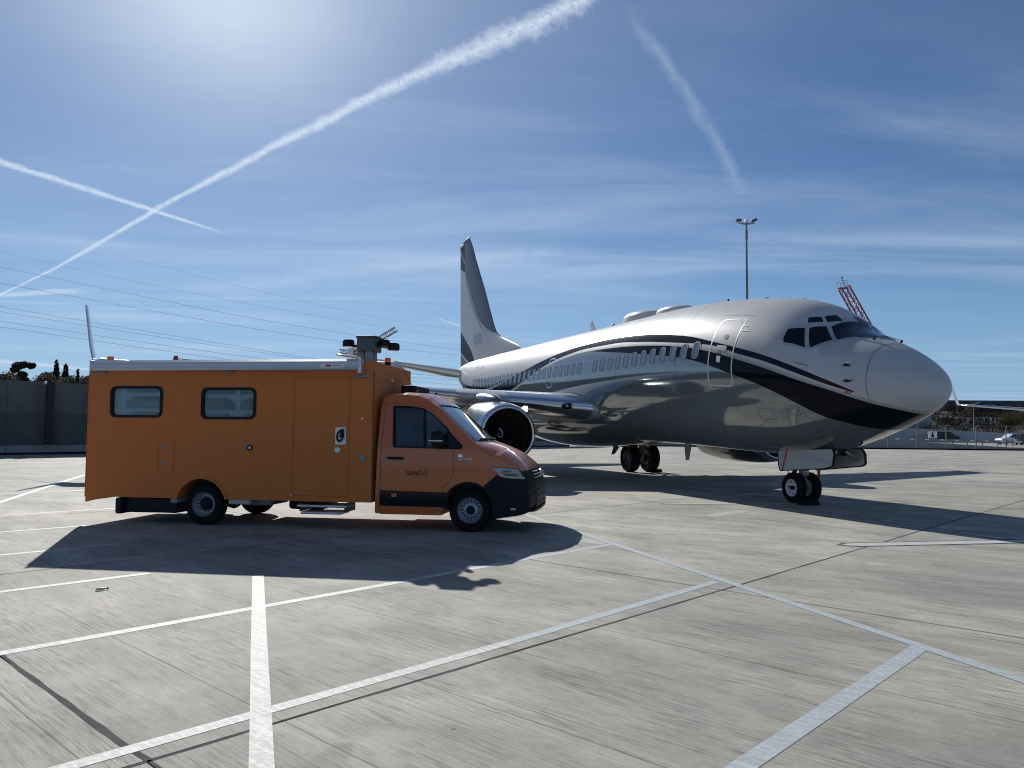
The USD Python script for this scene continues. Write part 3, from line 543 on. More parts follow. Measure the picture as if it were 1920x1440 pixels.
# right hand entry door and its fittings
dp = rounded(sp([(4.03, 2.74), (4.88, 2.80), (4.885, 4.40), (4.03, 4.33)]), 0.13)
dp = Polygon([(4.03 + 0.0, 0)]) if False else Polygon(sp([(4.03, z) for z in np.linspace(2.76, 4.33, 9)]) + sp([(4.88, z) for z in np.linspace(4.40, 2.80, 9)])).buffer(-0.11).buffer(0.11, quad_segs=6)
obj(jet, 'door', skin(dp.buffer(-0.03), 0.0012), LIV, True)
obj(jet, 'door_outline', skin(dp.buffer(0.022).difference(dp.buffer(-0.022)), 0.0028), door_line, label='pale outline of the forward entry door')
obj(jet, 'door_sill', ribbon(sp([(4.12, 2.728), (4.80, 2.775)]), 0.03, 0.004), panel_line)
obj(jet, 'door_hinge_line', ribbon(sp([(3.85, 4.375), (4.4, 4.47), (5.02, 4.53)]), 0.014, 0.002), panel_line)
def disc(x, z, r): return affinity.scale(Point(*sp([(x, z)])[0]).buffer(r, quad_segs=6), 1, 1)
obj(jet, 'door_porthole', skin(disc(4.41, 3.93, 0.075), 0.005, 0.05), probe_dark)
obj(jet, 'door_handle', skin(Polygon(sp([(4.30, 3.60), (4.62, 3.66), (4.62, 3.74), (4.30, 3.69)])).buffer(0.02), 0.008, 0.06), gear_metal)
obj(jet, 'door_placard', skin(Polygon(sp([(4.44, 3.33), (4.58, 3.35), (4.58, 3.50), (4.44, 3.48)])), 0.004, 0.06), white_print)
obj(jet, 'door_placard', skin(Polygon(sp([(4.44, 3.53), (4.58, 3.55), (4.58, 3.58), (4.44, 3.56)])), 0.004, 0.06), probe_dark)
obj(jet, 'door_hinge', ribbon(sp([(3.80, 4.02), (4.02, 4.05)]), 0.02, 0.01), gear_metal); obj(jet, 'door_hinge', ribbon(sp([(3.88, 4.14), (4.03, 4.17)]), 0.02, 0.01), gear_metal)
ep = Polygon(sp([(14.47, z) for z in np.linspace(3.16, 4.2, 6)]) + sp([(15.0, z) for z in np.linspace(4.2, 3.16, 6)])).buffer(-0.16).buffer(0.16, quad_segs=6)
obj(jet, 'overwing_exit_outline', skin(ep.buffer(0.02).difference(ep.buffer(-0.02)), 0.0025), door_line)
# probes, plates, small hatches
for x, z in ((1.246, 3.075), (1.184, 2.762)):
    pr = obj(jet, 'pitot_plate', skin(disc(x, z, 0.066), 0.005, 0.04), probe_dark)
    p = fus(np.array([x]), np.array([ang(x, z)]))[0]; n = fus_n(np.array([x]), np.array([ang(x, z)]))[0]
    obj(str(pr.GetPath()), 'pitot_tube', cat(tube([p, p + n * .08, p + n * .10 + [.05, 0, 0], p + n * .10 + [.21, 0, -.01]], .011, 6)), probe_dark)
pr = obj(jet, 'ice_detector', skin(disc(1.18, 2.538, 0.065).difference(disc(1.18, 2.538, 0.028)), 0.005, 0.04), pm('copper_ring', (0.22, 0.09, 0.06), 0.4, metal=0.6))
obj(jet, 'placard', skin(Polygon(sp([(2.0, 3.10), (2.28, 3.18), (2.28, 3.20), (2.0, 3.12)])), 0.003, 0.06), panel_line)
obj(jet, 'service_panel', skin(Polygon(sp([(3.05, 2.02), (3.45, 2.0), (3.45, 2.22), (3.05, 2.24)])).buffer(.02).difference(Polygon(sp([(3.05, 2.02), (3.45, 2.0), (3.45, 2.22), (3.05, 2.24)])).buffer(.008)), 0.002, 0.06), panel_line)
obj(jet, 'service_panel', skin(Polygon(sp([(2.35, 2.1), (2.62, 2.12), (2.62, 2.3), (2.35, 2.26)])).buffer(.02).difference(Polygon(sp([(2.35, 2.1), (2.62, 2.12), (2.62, 2.3), (2.35, 2.26)])).buffer(.01)), 0.002, 0.06), panel_line)
for x0 in (6.3, 9.6, 13.0, 18.2):
    aa = np.linspace(-0.5, PI / 2 + .6, 40); obj(jet, 'skin_joint', ribbon([(x0, q * K) for q in aa], 0.006, 0.0008, edge=.2), pm('skin_joint_line', (0.2, 0.2, 0.205), 0.5, metal=0.3))
# cabin windows
wx = [5.45 + .508 * i for i in range(12)] + [12.21 + .508 * i for i in range(25)]
def win_poly(x, z, hw, hh): 
    a0, a1 = ang(x, z - hh) * K, ang(x, z + hh) * K; return sbox(x - hw, a0, x + hw, a1).buffer(-hw * .75).buffer(hw * .75, quad_segs=5)
for x in wx:
    z = 3.70 if x < 20 else 3.70 + (x - 20) * 0.004
    f_ = obj(jet, 'cabin_window', skin(win_poly(x, z, .150, .215).difference(win_poly(x, z, .118, .182)), 0.010, 0.12), window_frame_m)
    obj(str(f_.GetPath()), 'window_pane', skin(win_poly(x, z, .122, .186), 0.003, 0.12), window_pane_m)
# on the crown: radomes, aerials, beacon
def crown_blob(x0, x1, w, h, lip=0.05):
    L = x1 - x0; g_ = m3.Manifold.sphere(1, 40); v = as_tm(g_).copy(); p = v.vertices
    zt = float(_zt(math.sqrt((x0 + x1) / 2)))
    r = np.abs(p[:, 2]); zz = np.sign(p[:, 2]) * r ** 0.6
    v.vertices = np.c_[-(x0 + x1) / 2 + p[:, 0] * L / 2, p[:, 1] * w / 2, zt - 0.06 + np.maximum(zz, -.3) * h]; return v
obj(jet, 'satcom_radome', crown_blob(10.25, 12.25, 1.1, 0.36), dome_white, True); obj(jet, 'satcom_radome', crown_blob(8.5, 10.15, 0.95, 0.25), dome_white, True)
def blade(x, z, h, c, sweep, th=0.03):
    P = [(-x, z), (-x - c, z), (-x - c * .9 - sweep, z + h), (-x - c * .5 - sweep, z + h)]; return xz_prism(P, -th / 2, th / 2)
obj(jet, 'blade_aerial', blade(14.72, 5.24, .44, .40, .16), white_plastic); obj(jet, 'blade_aerial', blade(4.85, 4.98, .09, .25, .05), grey_plastic); obj(jet, 'blade_aerial', blade(3.55, 4.78, .06, .2, .05), grey_plastic); obj(jet, 'blade_aerial', blade(6.6, 5.17, .1, .08, .02), probe_dark)
obj(jet, 'blade_aerial', blade(18.0, 5.24, .10, .35, .1), white_plastic); obj(jet, 'blade_aerial', blade(16.2, 5.24, .10, .35, .1), white_plastic)
obj(jet, 'beacon', at(lathe([(0, .13), (.05, .12), (.08, .06), (.085, 0), (0, 0)], 20), (-13.4, 0, 5.26)), red_lens, True)
obj(jet, 'drain_mast', at(xz_prism([(-.22, 0), (.12, 0), (-.02, -.44), (-.14, -.45)], -.02, .02), (-8.6, 0, 1.30)), gear_metal); obj(jet, 'drain_mast', at(xz_prism([(-.2, 0), (.2, 0), (-.2, -.28), (-.38, -.30)], -.02, .02), (-13.1, 0, 1.12)), dark_metal)
# registration on the aft body
tm = meshkit.text_mesh('M-IUCT', 0.30, 0.004); tm.vertices[:, 0] += tm.vertices[:, 1] * 0.2; b = tm.bounds
xs_ = 25.05 - (tm.vertices[:, 0]) * 1.0; zs_ = 4.43 + tm.vertices[:, 1]; P = []
for x_, z_, d_ in zip(xs_, zs_, tm.vertices[:, 2]):
    a_ = ang(x_, z_); P.append(fus(np.array([x_]), np.array([a_]))[0] + fus_n(np.array([x_]), np.array([a_]))[0] * (0.002 + d_))
obj(jet, 'registration', trimesh.Trimesh(P, tm.faces, process=False), pm('registration_grey', (0.33, 0.34, 0.36), 0.4), False)
# belly fairing
xs = np.linspace(9.8, 20.2, 44); na = 40; V = []
for x in xs:
    u = (x - 9.8) / 10.4; k = max(0.0, math.sin(PI * u)) ** 0.45
    aa = np.linspace(0, 2 * PI, na, endpoint=False); V.append(np.stack([np.full(na, -x), (0.55 + 1.42 * k) * np.cos(aa) * 1.0, 1.95 + np.where(np.sin(aa) < 0, 0.25 + 0.66 * k, 0.42) * np.sin(aa)], -1))
V = np.array(V).reshape(-1, 3); idx = np.arange(len(xs) * na).reshape(len(xs), na); a, b, c, d = idx[:-1], np.roll(idx, -1, 1)[:-1], idx[1:], np.roll(idx, -1, 1)[1:]
m = trimesh.Trimesh(V, np.vstack([np.stack([a, c, d], -1).reshape(-1, 3), np.stack([a, d, b], -1).reshape(-1, 3)]), process=False)
obj(jet, 'belly_fairing', outward(m, (0, 0, 1.9)), silver_grey, True)
# ---- lifting surfaces
def naca(n=22, tc=.12, cam=.015):
    t = (1 - np.cos(np.linspace(0, PI, n))) / 2
    y = 5 * tc * (.2969 * np.sqrt(t) - .126 * t - .3516 * t**2 + .2843 * t**3 - .1036 * t**4); c = cam * 4 * t * (1 - t)
    return np.r_[np.c_[t[::-1], (c + y)[::-1]], np.c_[t[1:-1], (c - y)[1:-1]]]
def loft(secs, n=22, frac=None, grow=0.0):
    """secs: (xa of leading edge, y, z, chord, thickness ratio, cant); closed ends."""
    R = []
    for xl, y, z, ch, tc, cant in secs:
        A_ = naca(n, tc)
        if frac is not None: A_ = A_[A_[:, 0] <= frac]
        sgn = 1 if y >= 0 else -1
        h = A_[:, 1] * ch * (1 + grow); R.append(np.stack([-(xl + A_[:, 0] * ch - grow * .04), -(y + sgn * 0 - h * math.sin(cant) * sgn), z + h * math.cos(cant)], -1))
    R = np.array(R); k, n_ = R.shape[:2]; V = R.reshape(-1, 3); idx = np.arange(k * n_).reshape(k, n_); nx = np.roll(idx, -1, 1)
    F = np.vstack([np.stack([idx[:-1], idx[1:], nx[1:]], -1).reshape(-1, 3), np.stack([idx[:-1], nx[1:], nx[:-1]], -1).reshape(-1, 3)])
    for r, fl in ((0, 1), (k - 1, 0)):
        ci = len(V); V = np.vstack([V, R[r].mean(0)]); e = idx[r]; e2 = np.roll(e, -1)
        F = np.vstack([F, np.stack([np.full(n_, ci), e2, e] if fl else [np.full(n_, ci), e, e2], -1)])
    m = trimesh.Trimesh(V, F, process=False); m.fix_normals(); return m
def wle(y): return 11.45 + (y - 1.9) * .53, 2.36 + (y - 1.9) * .105
def wch(y): return 6.7 + (4.35 - 6.7) * (y - 1.9) / 3.8 if y < 5.7 else 4.35 + (1.62 - 4.35) * (y - 5.7) / 11.2
def wsec(y, sg, grow=0): x, z = wle(y); return (x, sg * y, z, wch(y), .15 - .05 * min((y - 1.2) / 6, 1), 0)
for sg in (1, -1):
    obj(jet, 'wing', loft([wsec(y, sg) for y in (1.0, 1.9, 3.2, 4.6, 5.7, 8, 11, 14, 16.2, 16.9)], 26), wing_grey, 50)
    obj(jet, 'leading_edge', loft([wsec(y, sg) for y in (1.75, 2.6, 3.4, 4.1)], 26, .10, .05), polished, 50)
    for y0, y1 in ((5.6, 8.2), (8.25, 11.0), (11.05, 13.8), (13.85, 16.4)): obj(jet, 'slat', loft([wsec(y, sg) for y in (y0, (y0 + y1) / 2, y1)], 26, .10, .06), polished, 50)
    # landing light in the wing root, blended root fillet
    x, z = wle(2.42); obj(jet, 'landing_light', at(m3.Manifold.sphere(1, 24), (-(x + .08), -sg * 2.42, z + .02), sc=(.16, .22, .11)), black_gloss, True)
    for dy in (-.08, .08): obj(jet, 'lamp', at(m3.Manifold.sphere(.05, 12), (-(x - .05), -sg * (2.42 + dy), z + .02)), lamp_glass, True)
    secs = []
    for k in range(10):
        c_ = k / 9 * 1.45; secs.append((19.35 + 1.62 * 0 + (0.12 + k / 9 * 2.05) if k else 19.42, sg * (16.9 + .62 * math.sin(min(c_, 1.45)) * 1.0 if k < 5 else 17.32 + (k - 4) / 5 * .42), 3.93 + (.45 * (1 - math.cos(c_ * 1.0)) if k < 5 else .13 + (k - 4) / 5 * 2.05), 1.62 - .95 * k / 9, .10, c_))
    secs[0] = wsec(16.88, sg)
    obj(jet, 'winglet', loft(secs, 20), wing_light, 50)
    for y, L in ((4.0, 2.6), (8.3, 2.6), (11.6, 2.2)):
        x, z = wle(y); xe = x + wch(y); v = as_tm(m3.Manifold.sphere(1, 24)).copy(); v.vertices = v.vertices * [L / 2, .16, .2] + [-(xe - .75), -sg * y, z - .14]; obj(jet, 'flap_track_fairing', v, wing_grey, True)
    # tailplane
    obj(jet, 'tailplane', loft([(27.9, sg * .5, 4.45, 4.1, .11, 0), (28.3, sg * 1.0, 4.52, 3.85, .10, 0), (30.2, sg * 4.2, 5.06, 2.5, .09, 0), (31.75, sg * 6.9, 5.50, 1.35, .09, 0), (32.05, sg * 7.18, 5.55, 1.0, .06, 0)], 22), wing_light, 50)
# fin with dorsal fillet: outline in (xa, z), thickness from position along the chord
FLE = PC([4.6, 5.46, 5.81, 6.13, 6.55, 7.29, 8.94, 10.93, 12.2, 12.46], [22.0, 22.86, 24.02, 25.25, 26.27, 26.95, 28.25, 29.95, 31.0, 31.35]); FTE = lambda z: 32.75 + (z - 5.0) * .058
zs = np.r_[np.linspace(4.7, 6.6, 16), np.linspace(6.8, 12.3, 22), 12.42]
R = []
for z in zs:
    le, te = float(FLE(z)), min(FTE(z), 33.2); te = te if z < 12.35 else te - .25; ch = te - le; mx = .30 * (1 - (z - 4.7) / 7.8 * .6); A_ = naca(20, .12, 0)
    th = A_[:, 1] / .06 * mx * .5; R.append(np.stack([-(le + A_[:, 0] * ch), th, np.full(len(A_), z)], -1))
R = np.array(R); k, n_ = R.shape[:2]; V = R.reshape(-1, 3); idx = np.arange(k * n_).reshape(k, n_); nx = np.roll(idx, -1, 1)
F = np.vstack([np.stack([idx[:-1], idx[1:], nx[1:]], -1).reshape(-1, 3), np.stack([idx[:-1], nx[1:], nx[:-1]], -1).reshape(-1, 3)]); ci = len(V); V = np.vstack([V, R[-1].mean(0)])
F = np.vstack([F, np.stack([np.full(n_, ci), idx[-1], nx[-1]], -1)]); m = trimesh.Trimesh(V, F, process=False)
if (m.face_normals * (m.triangles_center * [0, 1, 0])).sum() < 0: m.invert()
obj(jet, 'tail_fin', m, FINL, 40)
obj(jet, 'rudder_cap', at(rbx(-33.2, -32.3, -.05, .05, 12.2, 12.36, .03)), white_plastic, True); obj(jet, 'fin_cap', at(rbx(-31.9, -31.2, -.05, .05, 12.4, 12.5, .03)), white_plastic, True)
for sg in (1, -1):
    w_ = []
    for cx in (29.62, 28.62): w_.append(affinity.skew(affinity.scale(Point(cx, 6.43).buffer(.31, quad_segs=12), .8, 1.0), 8 * 0).difference(affinity.scale(Point(cx, 6.43).buffer(.235, quad_segs=12), .77, 1.0)))
    w_.append(sbox(29.08, 6.12, 29.16, 6.74))
    ms = []
    for pg in w_:
        pr = trimesh.creation.extrude_polygon(pg, .004, engine='earcut'); pr = pr.copy(); v = pr.vertices; v[:, 0] += (v[:, 1] - 6.43) * .25
        le = FLE(v[:, 1]); te = np.minimum(FTE(v[:, 1]), 33.2); tt = np.clip((v[:, 0] - le) / (te - le), 0, 1); mx = .30 * (1 - (v[:, 1] - 4.7) / 7.8 * .6)
        th = 5 * (.2969 * np.sqrt(tt) - .126 * tt - .3516 * tt**2 + .2843 * tt**3 - .1036 * tt**4) * .12 / .06 * mx * .5
        ms.append(trimesh.Trimesh(np.c_[-v[:, 0], -sg * (th + .003 + v[:, 2]), v[:, 1]], pr.faces, process=False))
    obj(jet, 'tail_lettering', cat(*ms), pm('tail_lettering_grey', (0.16, 0.20, 0.22), 0.4), False)
# ---- engines
def ellip(prof, n=64, flat=True):
    m = lathe(prof, n, 'x'); v = m.vertices; 
    if flat: v[:, 2] = np.where(v[:, 2] < 0, v[:, 2] * .93, v[:, 2])
    return m
spiral = []
for k in range(46):
    q = k / 45; r = .018 + .15 * q ** 1.4; a_ = q * 2 * PI * 1.05 + 1.2; spiral.append((0.30 * (1 - r / .30) + .012, r * math.cos(a_), r * math.sin(a_)))
for sg in (1, -1):
    c0 = np.array([-10.62, -sg * 4.83, 1.535]); Lo = []
    lip = ellip([(.745, -.30), (.74, -.12), (.755, -.03), (.80, .0), (.86, -.04), (.905, -.16), (.935, -.30)], 72)
    obj(jet, 'engine_inlet_lip', at(lip, c0), polished, True)
    nac = ellip([(.935, -.30), (.985, -.7), (1.02, -1.3), (1.025, -2.0), (.98, -2.9), (.90, -3.6), (.86, -3.9), (.80, -3.9), (.80, -3.4)], 72); obj(jet, 'nacelle', at(nac, c0), nacelle_paint, 40)
    obj(jet, 'inlet_duct', at(ellip([(.745, -.30), (.76, -.6), (.775, -1.05), (.775, -1.35)], 64), c0), duct_dark, True)
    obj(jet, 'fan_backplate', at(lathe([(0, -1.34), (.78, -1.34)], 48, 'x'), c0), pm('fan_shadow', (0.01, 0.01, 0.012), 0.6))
    bl = []
    for k in range(24):
        P = []
        for r, tw, hw in ((.17, .35, .075), (.45, .7, .11), (.77, 1.05, .13)):
            dx, dy = math.cos(tw) * hw, math.sin(tw) * hw; P += [(-dx, -dy, r), (dx, dy, r)]
        P = np.array(P); F = [[0, 1, 3], [0, 3, 2], [2, 3, 5], [2, 5, 4]]; v = np.vstack([P, P + [0, .006, 0]]); b_ = trimesh.Trimesh(v, F + [[f[0] + 6, f[2] + 6, f[1] + 6] for f in F], process=False)
        bl.append(at(b_, (-1.13, 0, 0), rx=0) if k == 0 else at(at(b_, (-1.13, 0, 0)), rx=k * 2 * PI / 24))
    obj(jet, 'fan_blades', at(cat(*bl), c0), fan_metal, False)
    sp_ = obj(jet, 'spinner', at(lathe([(.20, -1.14), (.19, -1.05), (.12, -.92), (.05, -.84), (0, -.81)], 32, 'x'), c0), black_plastic, True)
    obj(str(sp_.GetPath()), 'spiral', at(tube([(x_ * .8 - 1.04, y_, z_) for x_, y_, z_ in spiral], np.linspace(.006, .020, len(spiral)), 6), c0 + [-.02 + .0, 0, 0]), white_print, True)
    obj(jet, 'exhaust_nozzle', at(lathe([(.66, -3.5), (.62, -4.3), (.48, -4.9), (.45, -4.9), (.45, -4.5)], 48, 'x'), c0), dark_metal, True); obj(jet, 'exhaust_plug', at(lathe([(.30, -4.5), (.26, -5.0), (.1, -5.4), (0, -5.45)], 32, 'x'), c0), dark_metal, True)
    py = xz_prism([(-11.6, 2.5), (-12.6, 2.62), (-13.4, 2.78), (-16.0, 2.4), (-15.6, 2.0), (-14.2, 2.2), (-11.6, 2.3)], -.14, .14); py.vertices[:, 1] -= sg * 4.83
    obj(jet, 'pylon', py, nacelle_paint); v = as_tm(m3.Manifold.sphere(1, 32)).copy(); v.vertices = v.vertices * [1.5, .34, .30] + [-13.1, -sg * 4.83, 2.55]; obj(jet, 'pylon_fairing', v, nacelle_paint, True)
    a_ = .75; d_ = np.array([0, sg * math.cos(a_), math.sin(a_)]); p0 = c0 + d_ * 1.0
    st_ = trimesh.Trimesh([p0 + [-.35, 0, 0], p0 + [-1.3, 0, 0], p0 + [-1.25, 0, 0] + d_ * .28, p0 + [-.9, 0, 0] + d_ * .26], [[0, 1, 2], [0, 2, 3], [0, 2, 1], [0, 3, 2]], process=False); st_ = cat(st_, at(st_, (0, 0, .012))); obj(jet, 'nacelle_strake', st_, white_plastic, False)
# ---- landing gear
def tyre(r, w, rr): return lathe([(rr, -w * .42), (r * .80, -w * .5), (r * .93, -w * .44), (r, -w * .26), (r, -.012), (r - .012, -.008), (r - .012, .008), (r, .012), (r, w * .26), (r * .93, w * .44), (r * .80, w * .5), (rr, w * .42)], 40, 'y')
def rim(r, w, holes, d=1):
    m = lathe([(0, -w * .18), (r * .22, -w * .18), (r * .25, -w * .02), (r * .55, -w * .05), (r * .8, -w * .12), (r * .93, -w * .40), (r, -w * .42), (r, w * .42), (0, w * .3)], 40, 'y'); return m
zg = APIT * (XM - XN)          # the nose sits a little lower because the jet stands nose down
NX = -XN + .16
for sy in (-.21, .21):
    c = np.array([NX, sy, .343 + zg]); w_ = obj(jet, 'nose_wheel_tyre', at(tyre(.35, .20, .20), c), rubber, True)
    fl = -1 if sy < 0 else 1
    rm = at(rim(.205, .20, 0), (0, 0, 0)) if fl < 0 else at(rim(.205, .20, 0), rz=PI)
    obj(str(w_.GetPath()), 'wheel_rim', at(rm, c), wheel_white, 30)
    hs = [at(lathe([(0, 0), (.016, 0), (.016, .012), (0, .012)], 10, 'y'), c + [.135 * math.cos(q), fl * .033, .135 * math.sin(q)]) for q in np.arange(0, 7) * 2 * PI / 7 + .3]
    obj(str(w_.GetPath()), 'wheel_bolts', cat(*hs, at(lathe([(0, -.05), (.045, -.05), (.05, .02), (0, .02)], 16, 'y'), c + [0, fl * .045, 0])), black_plastic, 30, kind='stuff')
c = np.array([NX, 0, 0])
obj(jet, 'nose_gear_strut', cat(tube([c + [0, 0, 1.5], c + [0, 0, .75 + zg]], .085, 16), tube([c + [0, 0, .78 + zg], c + [0, 0, .36 + zg]], .055, 14), tube([c + [0, -.2, .343 + zg], c + [0, .2, .343 + zg]], .05, 12)), gear_metal)
obj(jet, 'nose_gear_drag_brace', cat(bar(c + [.05, .12, .95], c + [.9, .12, 1.3], .06), bar(c + [.05, -.12, .95], c + [.9, -.12, 1.3], .06), bar(c + [-.08, 0, .85 + zg], c + [-.28, 0, .66 + zg], .05, .07), bar(c + [-.28, 0, .66 + zg], c + [-.06, 0, .48 + zg], .05, .07), bar(c + [.05, 0, .80 + zg], c + [.62, 0, .86 + zg], .05)), dark_metal)
obj(jet, 'taxi_light', cat(rbx(NX + .08, NX + .16, -.09, .09, .62 + zg, .80 + zg, .02), bar(c + [.1, 0, .55 + zg], c + [.1, 0, .75 + zg], .05, .12)), gear_metal, True)
obj(jet, 'nose_gear_placard', bx(NX + .161, NX + .168, -.075, .075, .70 + zg, .735 + zg), white_print, False)
obj(jet, 'brake_hose', tube([c + [-.05, -.08, .9], c + [-.26, -.1, .86 + zg * .5], c + [-.33, -.12, .72 + zg], c + [-.22, -.16, .62 + zg]], .012, 6), black_plastic, True)
obj(jet, 'warning_streamer', bx(NX + .56, NX + .575, -.035, .035, .60 + zg, .86 + zg), red_cloth, False)
for sy in (-1, 1):
    P = [(-4.10, 1.30), (-2.35, 1.40), (-2.28, 1.28), (-2.30, 1.02), (-2.55, .95), (-3.95, .83), (-4.02, .95)] if sy < 0 else [(-4.10, 1.30), (-2.62, 1.40), (-2.44, 1.37), (-2.38, 1.26), (-2.40, 1.06), (-2.5, 1.0), (-3.95, .83), (-4.02, .95)]
    pg = Polygon(P).buffer(-.04).buffer(.04, quad_segs=4); dr = xz_prism(pg, sy * .47 - .018, sy * .47 + .018); dr.vertices[:, 1] += sy * (1.2 - dr.vertices[:, 2]) * .12
    d_ = obj(jet, 'nose_gear_door', dr, gear_door)
    ed = xz_prism(pg.buffer(.006).difference(pg.buffer(-.016)), sy * .47 - .024, sy * .47 + .024); ed.vertices[:, 1] += sy * (1.2 - ed.vertices[:, 2]) * .12
    obj(str(d_.GetPath()), 'door_seal', ed, black_plastic)
    if sy < 0: 
        rd = xz_prism([(-3.80, 1.31), (-3.755, 1.312), (-3.85, .85), (-3.895, .848)], -.494, -.490); rd.vertices[:, 1] -= (1.2 - rd.vertices[:, 2]) * .12; obj(str(d_.GetPath()), 'red_band', rd, pm('red_band', (0.40, 0.05, 0.03), 0.5), False)
    obj(jet, 'door_link', cat(bar((-2.6, sy * .12, 1.32), (-2.6, sy * .46, 1.12), .05), bar((-3.5, sy * .12, 1.28), (-3.5, sy * .46, 1.05), .05)), gear_metal)
obj(jet, 'wheel_well', bx(-3.98, -2.75, -.30, .30, 1.22, 1.5), dark_metal, False)
for sg in (1, -1):
    cy = -sg * 2.86
    for d_ in (-.43, .43):
        c = np.array([-XM, cy + d_, .565]); w_ = obj(jet, 'main_wheel_tyre', at(tyre(.565, .40, .29), c), rubber, True)
        rm = rim(.295, .40, 0) if d_ < 0 else at(rim(.295, .40, 0), rz=PI); obj(str(w_.GetPath()), 'wheel_rim', at(rm, c), pm('main_wheel_grey', (0.17, 0.18, 0.19), 0.4, metal=0.5, var=.15, vscale=10), 30)
    c = np.array([-XM, cy, 0]); obj(jet, 'main_gear_strut', cat(tube([c + [0, 0, .56], c + [0.05, sg * -.06, 1.2], c + [.1, sg * -.15, 2.3]], .11, 16), tube([c + [0, -.36, .565], c + [0, .36, .565]], .10, 14), bar(c + [.14, 0, 1.15], c + [.30, 0, .85], .06, .18), bar(c + [.30, 0, .85], c + [.12, 0, .58], .06, .18), bar(c + [0, 0, 1.2], c + [0, sg * 1.1, 1.9], .09)), gear_metal)
    obj(jet, 'main_gear_brake', cat(tube([c + [0, -.22, .565], c + [0, -.10, .565]], .2, 24), tube([c + [0, .10, .565], c + [0, .22, .565]], .2, 24)), dark_metal)
    pg = Polygon([(-XM - .45, 2.2), (-XM + .45, 2.2), (-XM + .40, 1.25), (-XM - .40, 1.25)]).buffer(.05); dr = xz_prism(pg, cy - sg * .66 - .02, cy - sg * .66 + .02); obj(jet, 'main_gear_door', dr, gear_door)
# ------------------------------------------------------------------ the orange van (local frame: x forward from the rear axle, y to the left, near side at y = 0)
VX, VY, VYAW = -5.0676, 12.9508, -0.15151
van = thing('box_van', 'orange box van with lettered cab, roof awning and lamp mast, parked in the foreground', 'van', (VX, VY, 0), VYAW)
BW = 2.14
prof = sbox(-2.17, .44, 2.87, 2.705).difference(Point(-.06, .33).buffer(.44, quad_segs=14)).difference(sbox(-.50, .2, .38, .445))
body = man(xz_prism(prof, 0, BW)) - man(bx(-2.12, 2.82, .05, BW - .05, .80, 2.66))
wins = ((-1.767, -.807, 1.777, 2.307), (-.105, .865, 1.756, 2.284))
for x0, x1, z0, z1 in wins: body = body - man(xz_prism(rrect(x0 + .035, x1 - .035, z0 + .035, z1 - .035, .08), -.1, BW + .1))
groove = rrect(1.53, 2.478, .53, 2.44, .02); body = body - man(xz_prism(groove.buffer(.004).difference(groove.buffer(-.004)), -.05, .012))
groove = rrect(-.865, -.575, .85, 1.455, .06); body = body - man(xz_prism(groove.buffer(.003).difference(groove.buffer(-.003)), -.05, .008))
for zz in (1.0,): pass
bod = obj(van, 'box_body', body, orange_box, 20)
obj(van, 'corner_trim', cat(bx(2.862, 2.876, -.006, .03, .45, 2.55)), pm('corner_trim', (0.16, 0.06, 0.025), 0.5), False)
obj(van, 'rear_corner_strip', bx(-2.185, -2.17, -.004, .08, .44, 2.71), orange_box, False)
obj(van, 'rear_side_flap', cat(xz_prism([(-2.17, .44), (-1.62, .44), (-2.0, .385), (-2.17, .345)], .0, .03)), orange_box, 20)
obj(van, 'rear_underrun_guard', cat(rbx(-1.62, -1.50, .0, 1.9, .16, .43, .03), rbx(-1.5, -.55, .10, 2.0, .18, .44, .03)), black_plastic, 30)
ro = Point(-.06, .33).buffer(.475, quad_segs=18).difference(Point(-.06, .33).buffer(.44, quad_segs=18)).intersection(sbox(-1, .44, 1, 1)); obj(van, 'wheel_arch_trim', xz_prism(ro, -.02, .03), orange_box, 30)
for k, (x0, x1, z0, z1) in enumerate(wins):
    fr_ = rrect(x0, x1, z0, z1, .10).difference(rrect(x0 + .042, x1 - .042, z0 + .042, z1 - .042, .07))
    w_ = obj(van, 'window', xz_prism(fr_, -.018, .02), black_plastic, 30)
    obj(str(w_.GetPath()), 'window_pane', xz_prism(rrect(x0 + .037, x1 - .037, z0 + .037, z1 - .037, .075), .012, .016), glass_clear, False)
    obj(str(w_.GetPath()), 'far_window_pane', xz_prism(rrect(x0 + .037, x1 - .037, z0 + .037, z1 - .037, .075), BW - .016, BW - .012), glass_clear, False)
    # shelving, brackets and a folded blind seen through the window
    xm = (x0 + x1) / 2; sh = []
    obj(van, 'shelf', bx(x0 - .05, x1 + .05, .10, .40, z0 + .095, z0 + .155), interior_light, False); obj(van, 'shelf', bx(x0 - .05, x1 + .05, .10, .42, z1 - .17, z1 - .105), interior_light, False)
    up = xm + .12 if k else x0 + .20
    obj(van, 'shelf_upright', bx(up - .04, up + .04, .075, .10, .9, 2.6), interior_light, False)
    for s_ in (-1, 1):
        obj(van, 'shelf_bracket', xz_prism([(up, z1 - .15), (up + s_ * .20, z1 - .15), (up, z1 - .30)], .085, .11), interior_light, False)
        obj(van, 'shelf_bracket', xz_prism([(up, z0 + .12), (up + s_ * .20, z0 + .12), (up, z0 - .02)], .085, .11), interior_light, False)
    obj(van, 'equipment_case', rbx(xm - .1 + .16 * k, xm + .30, .15, .38, z0 + .156, z0 + .30, .02), grey_plastic, 30)
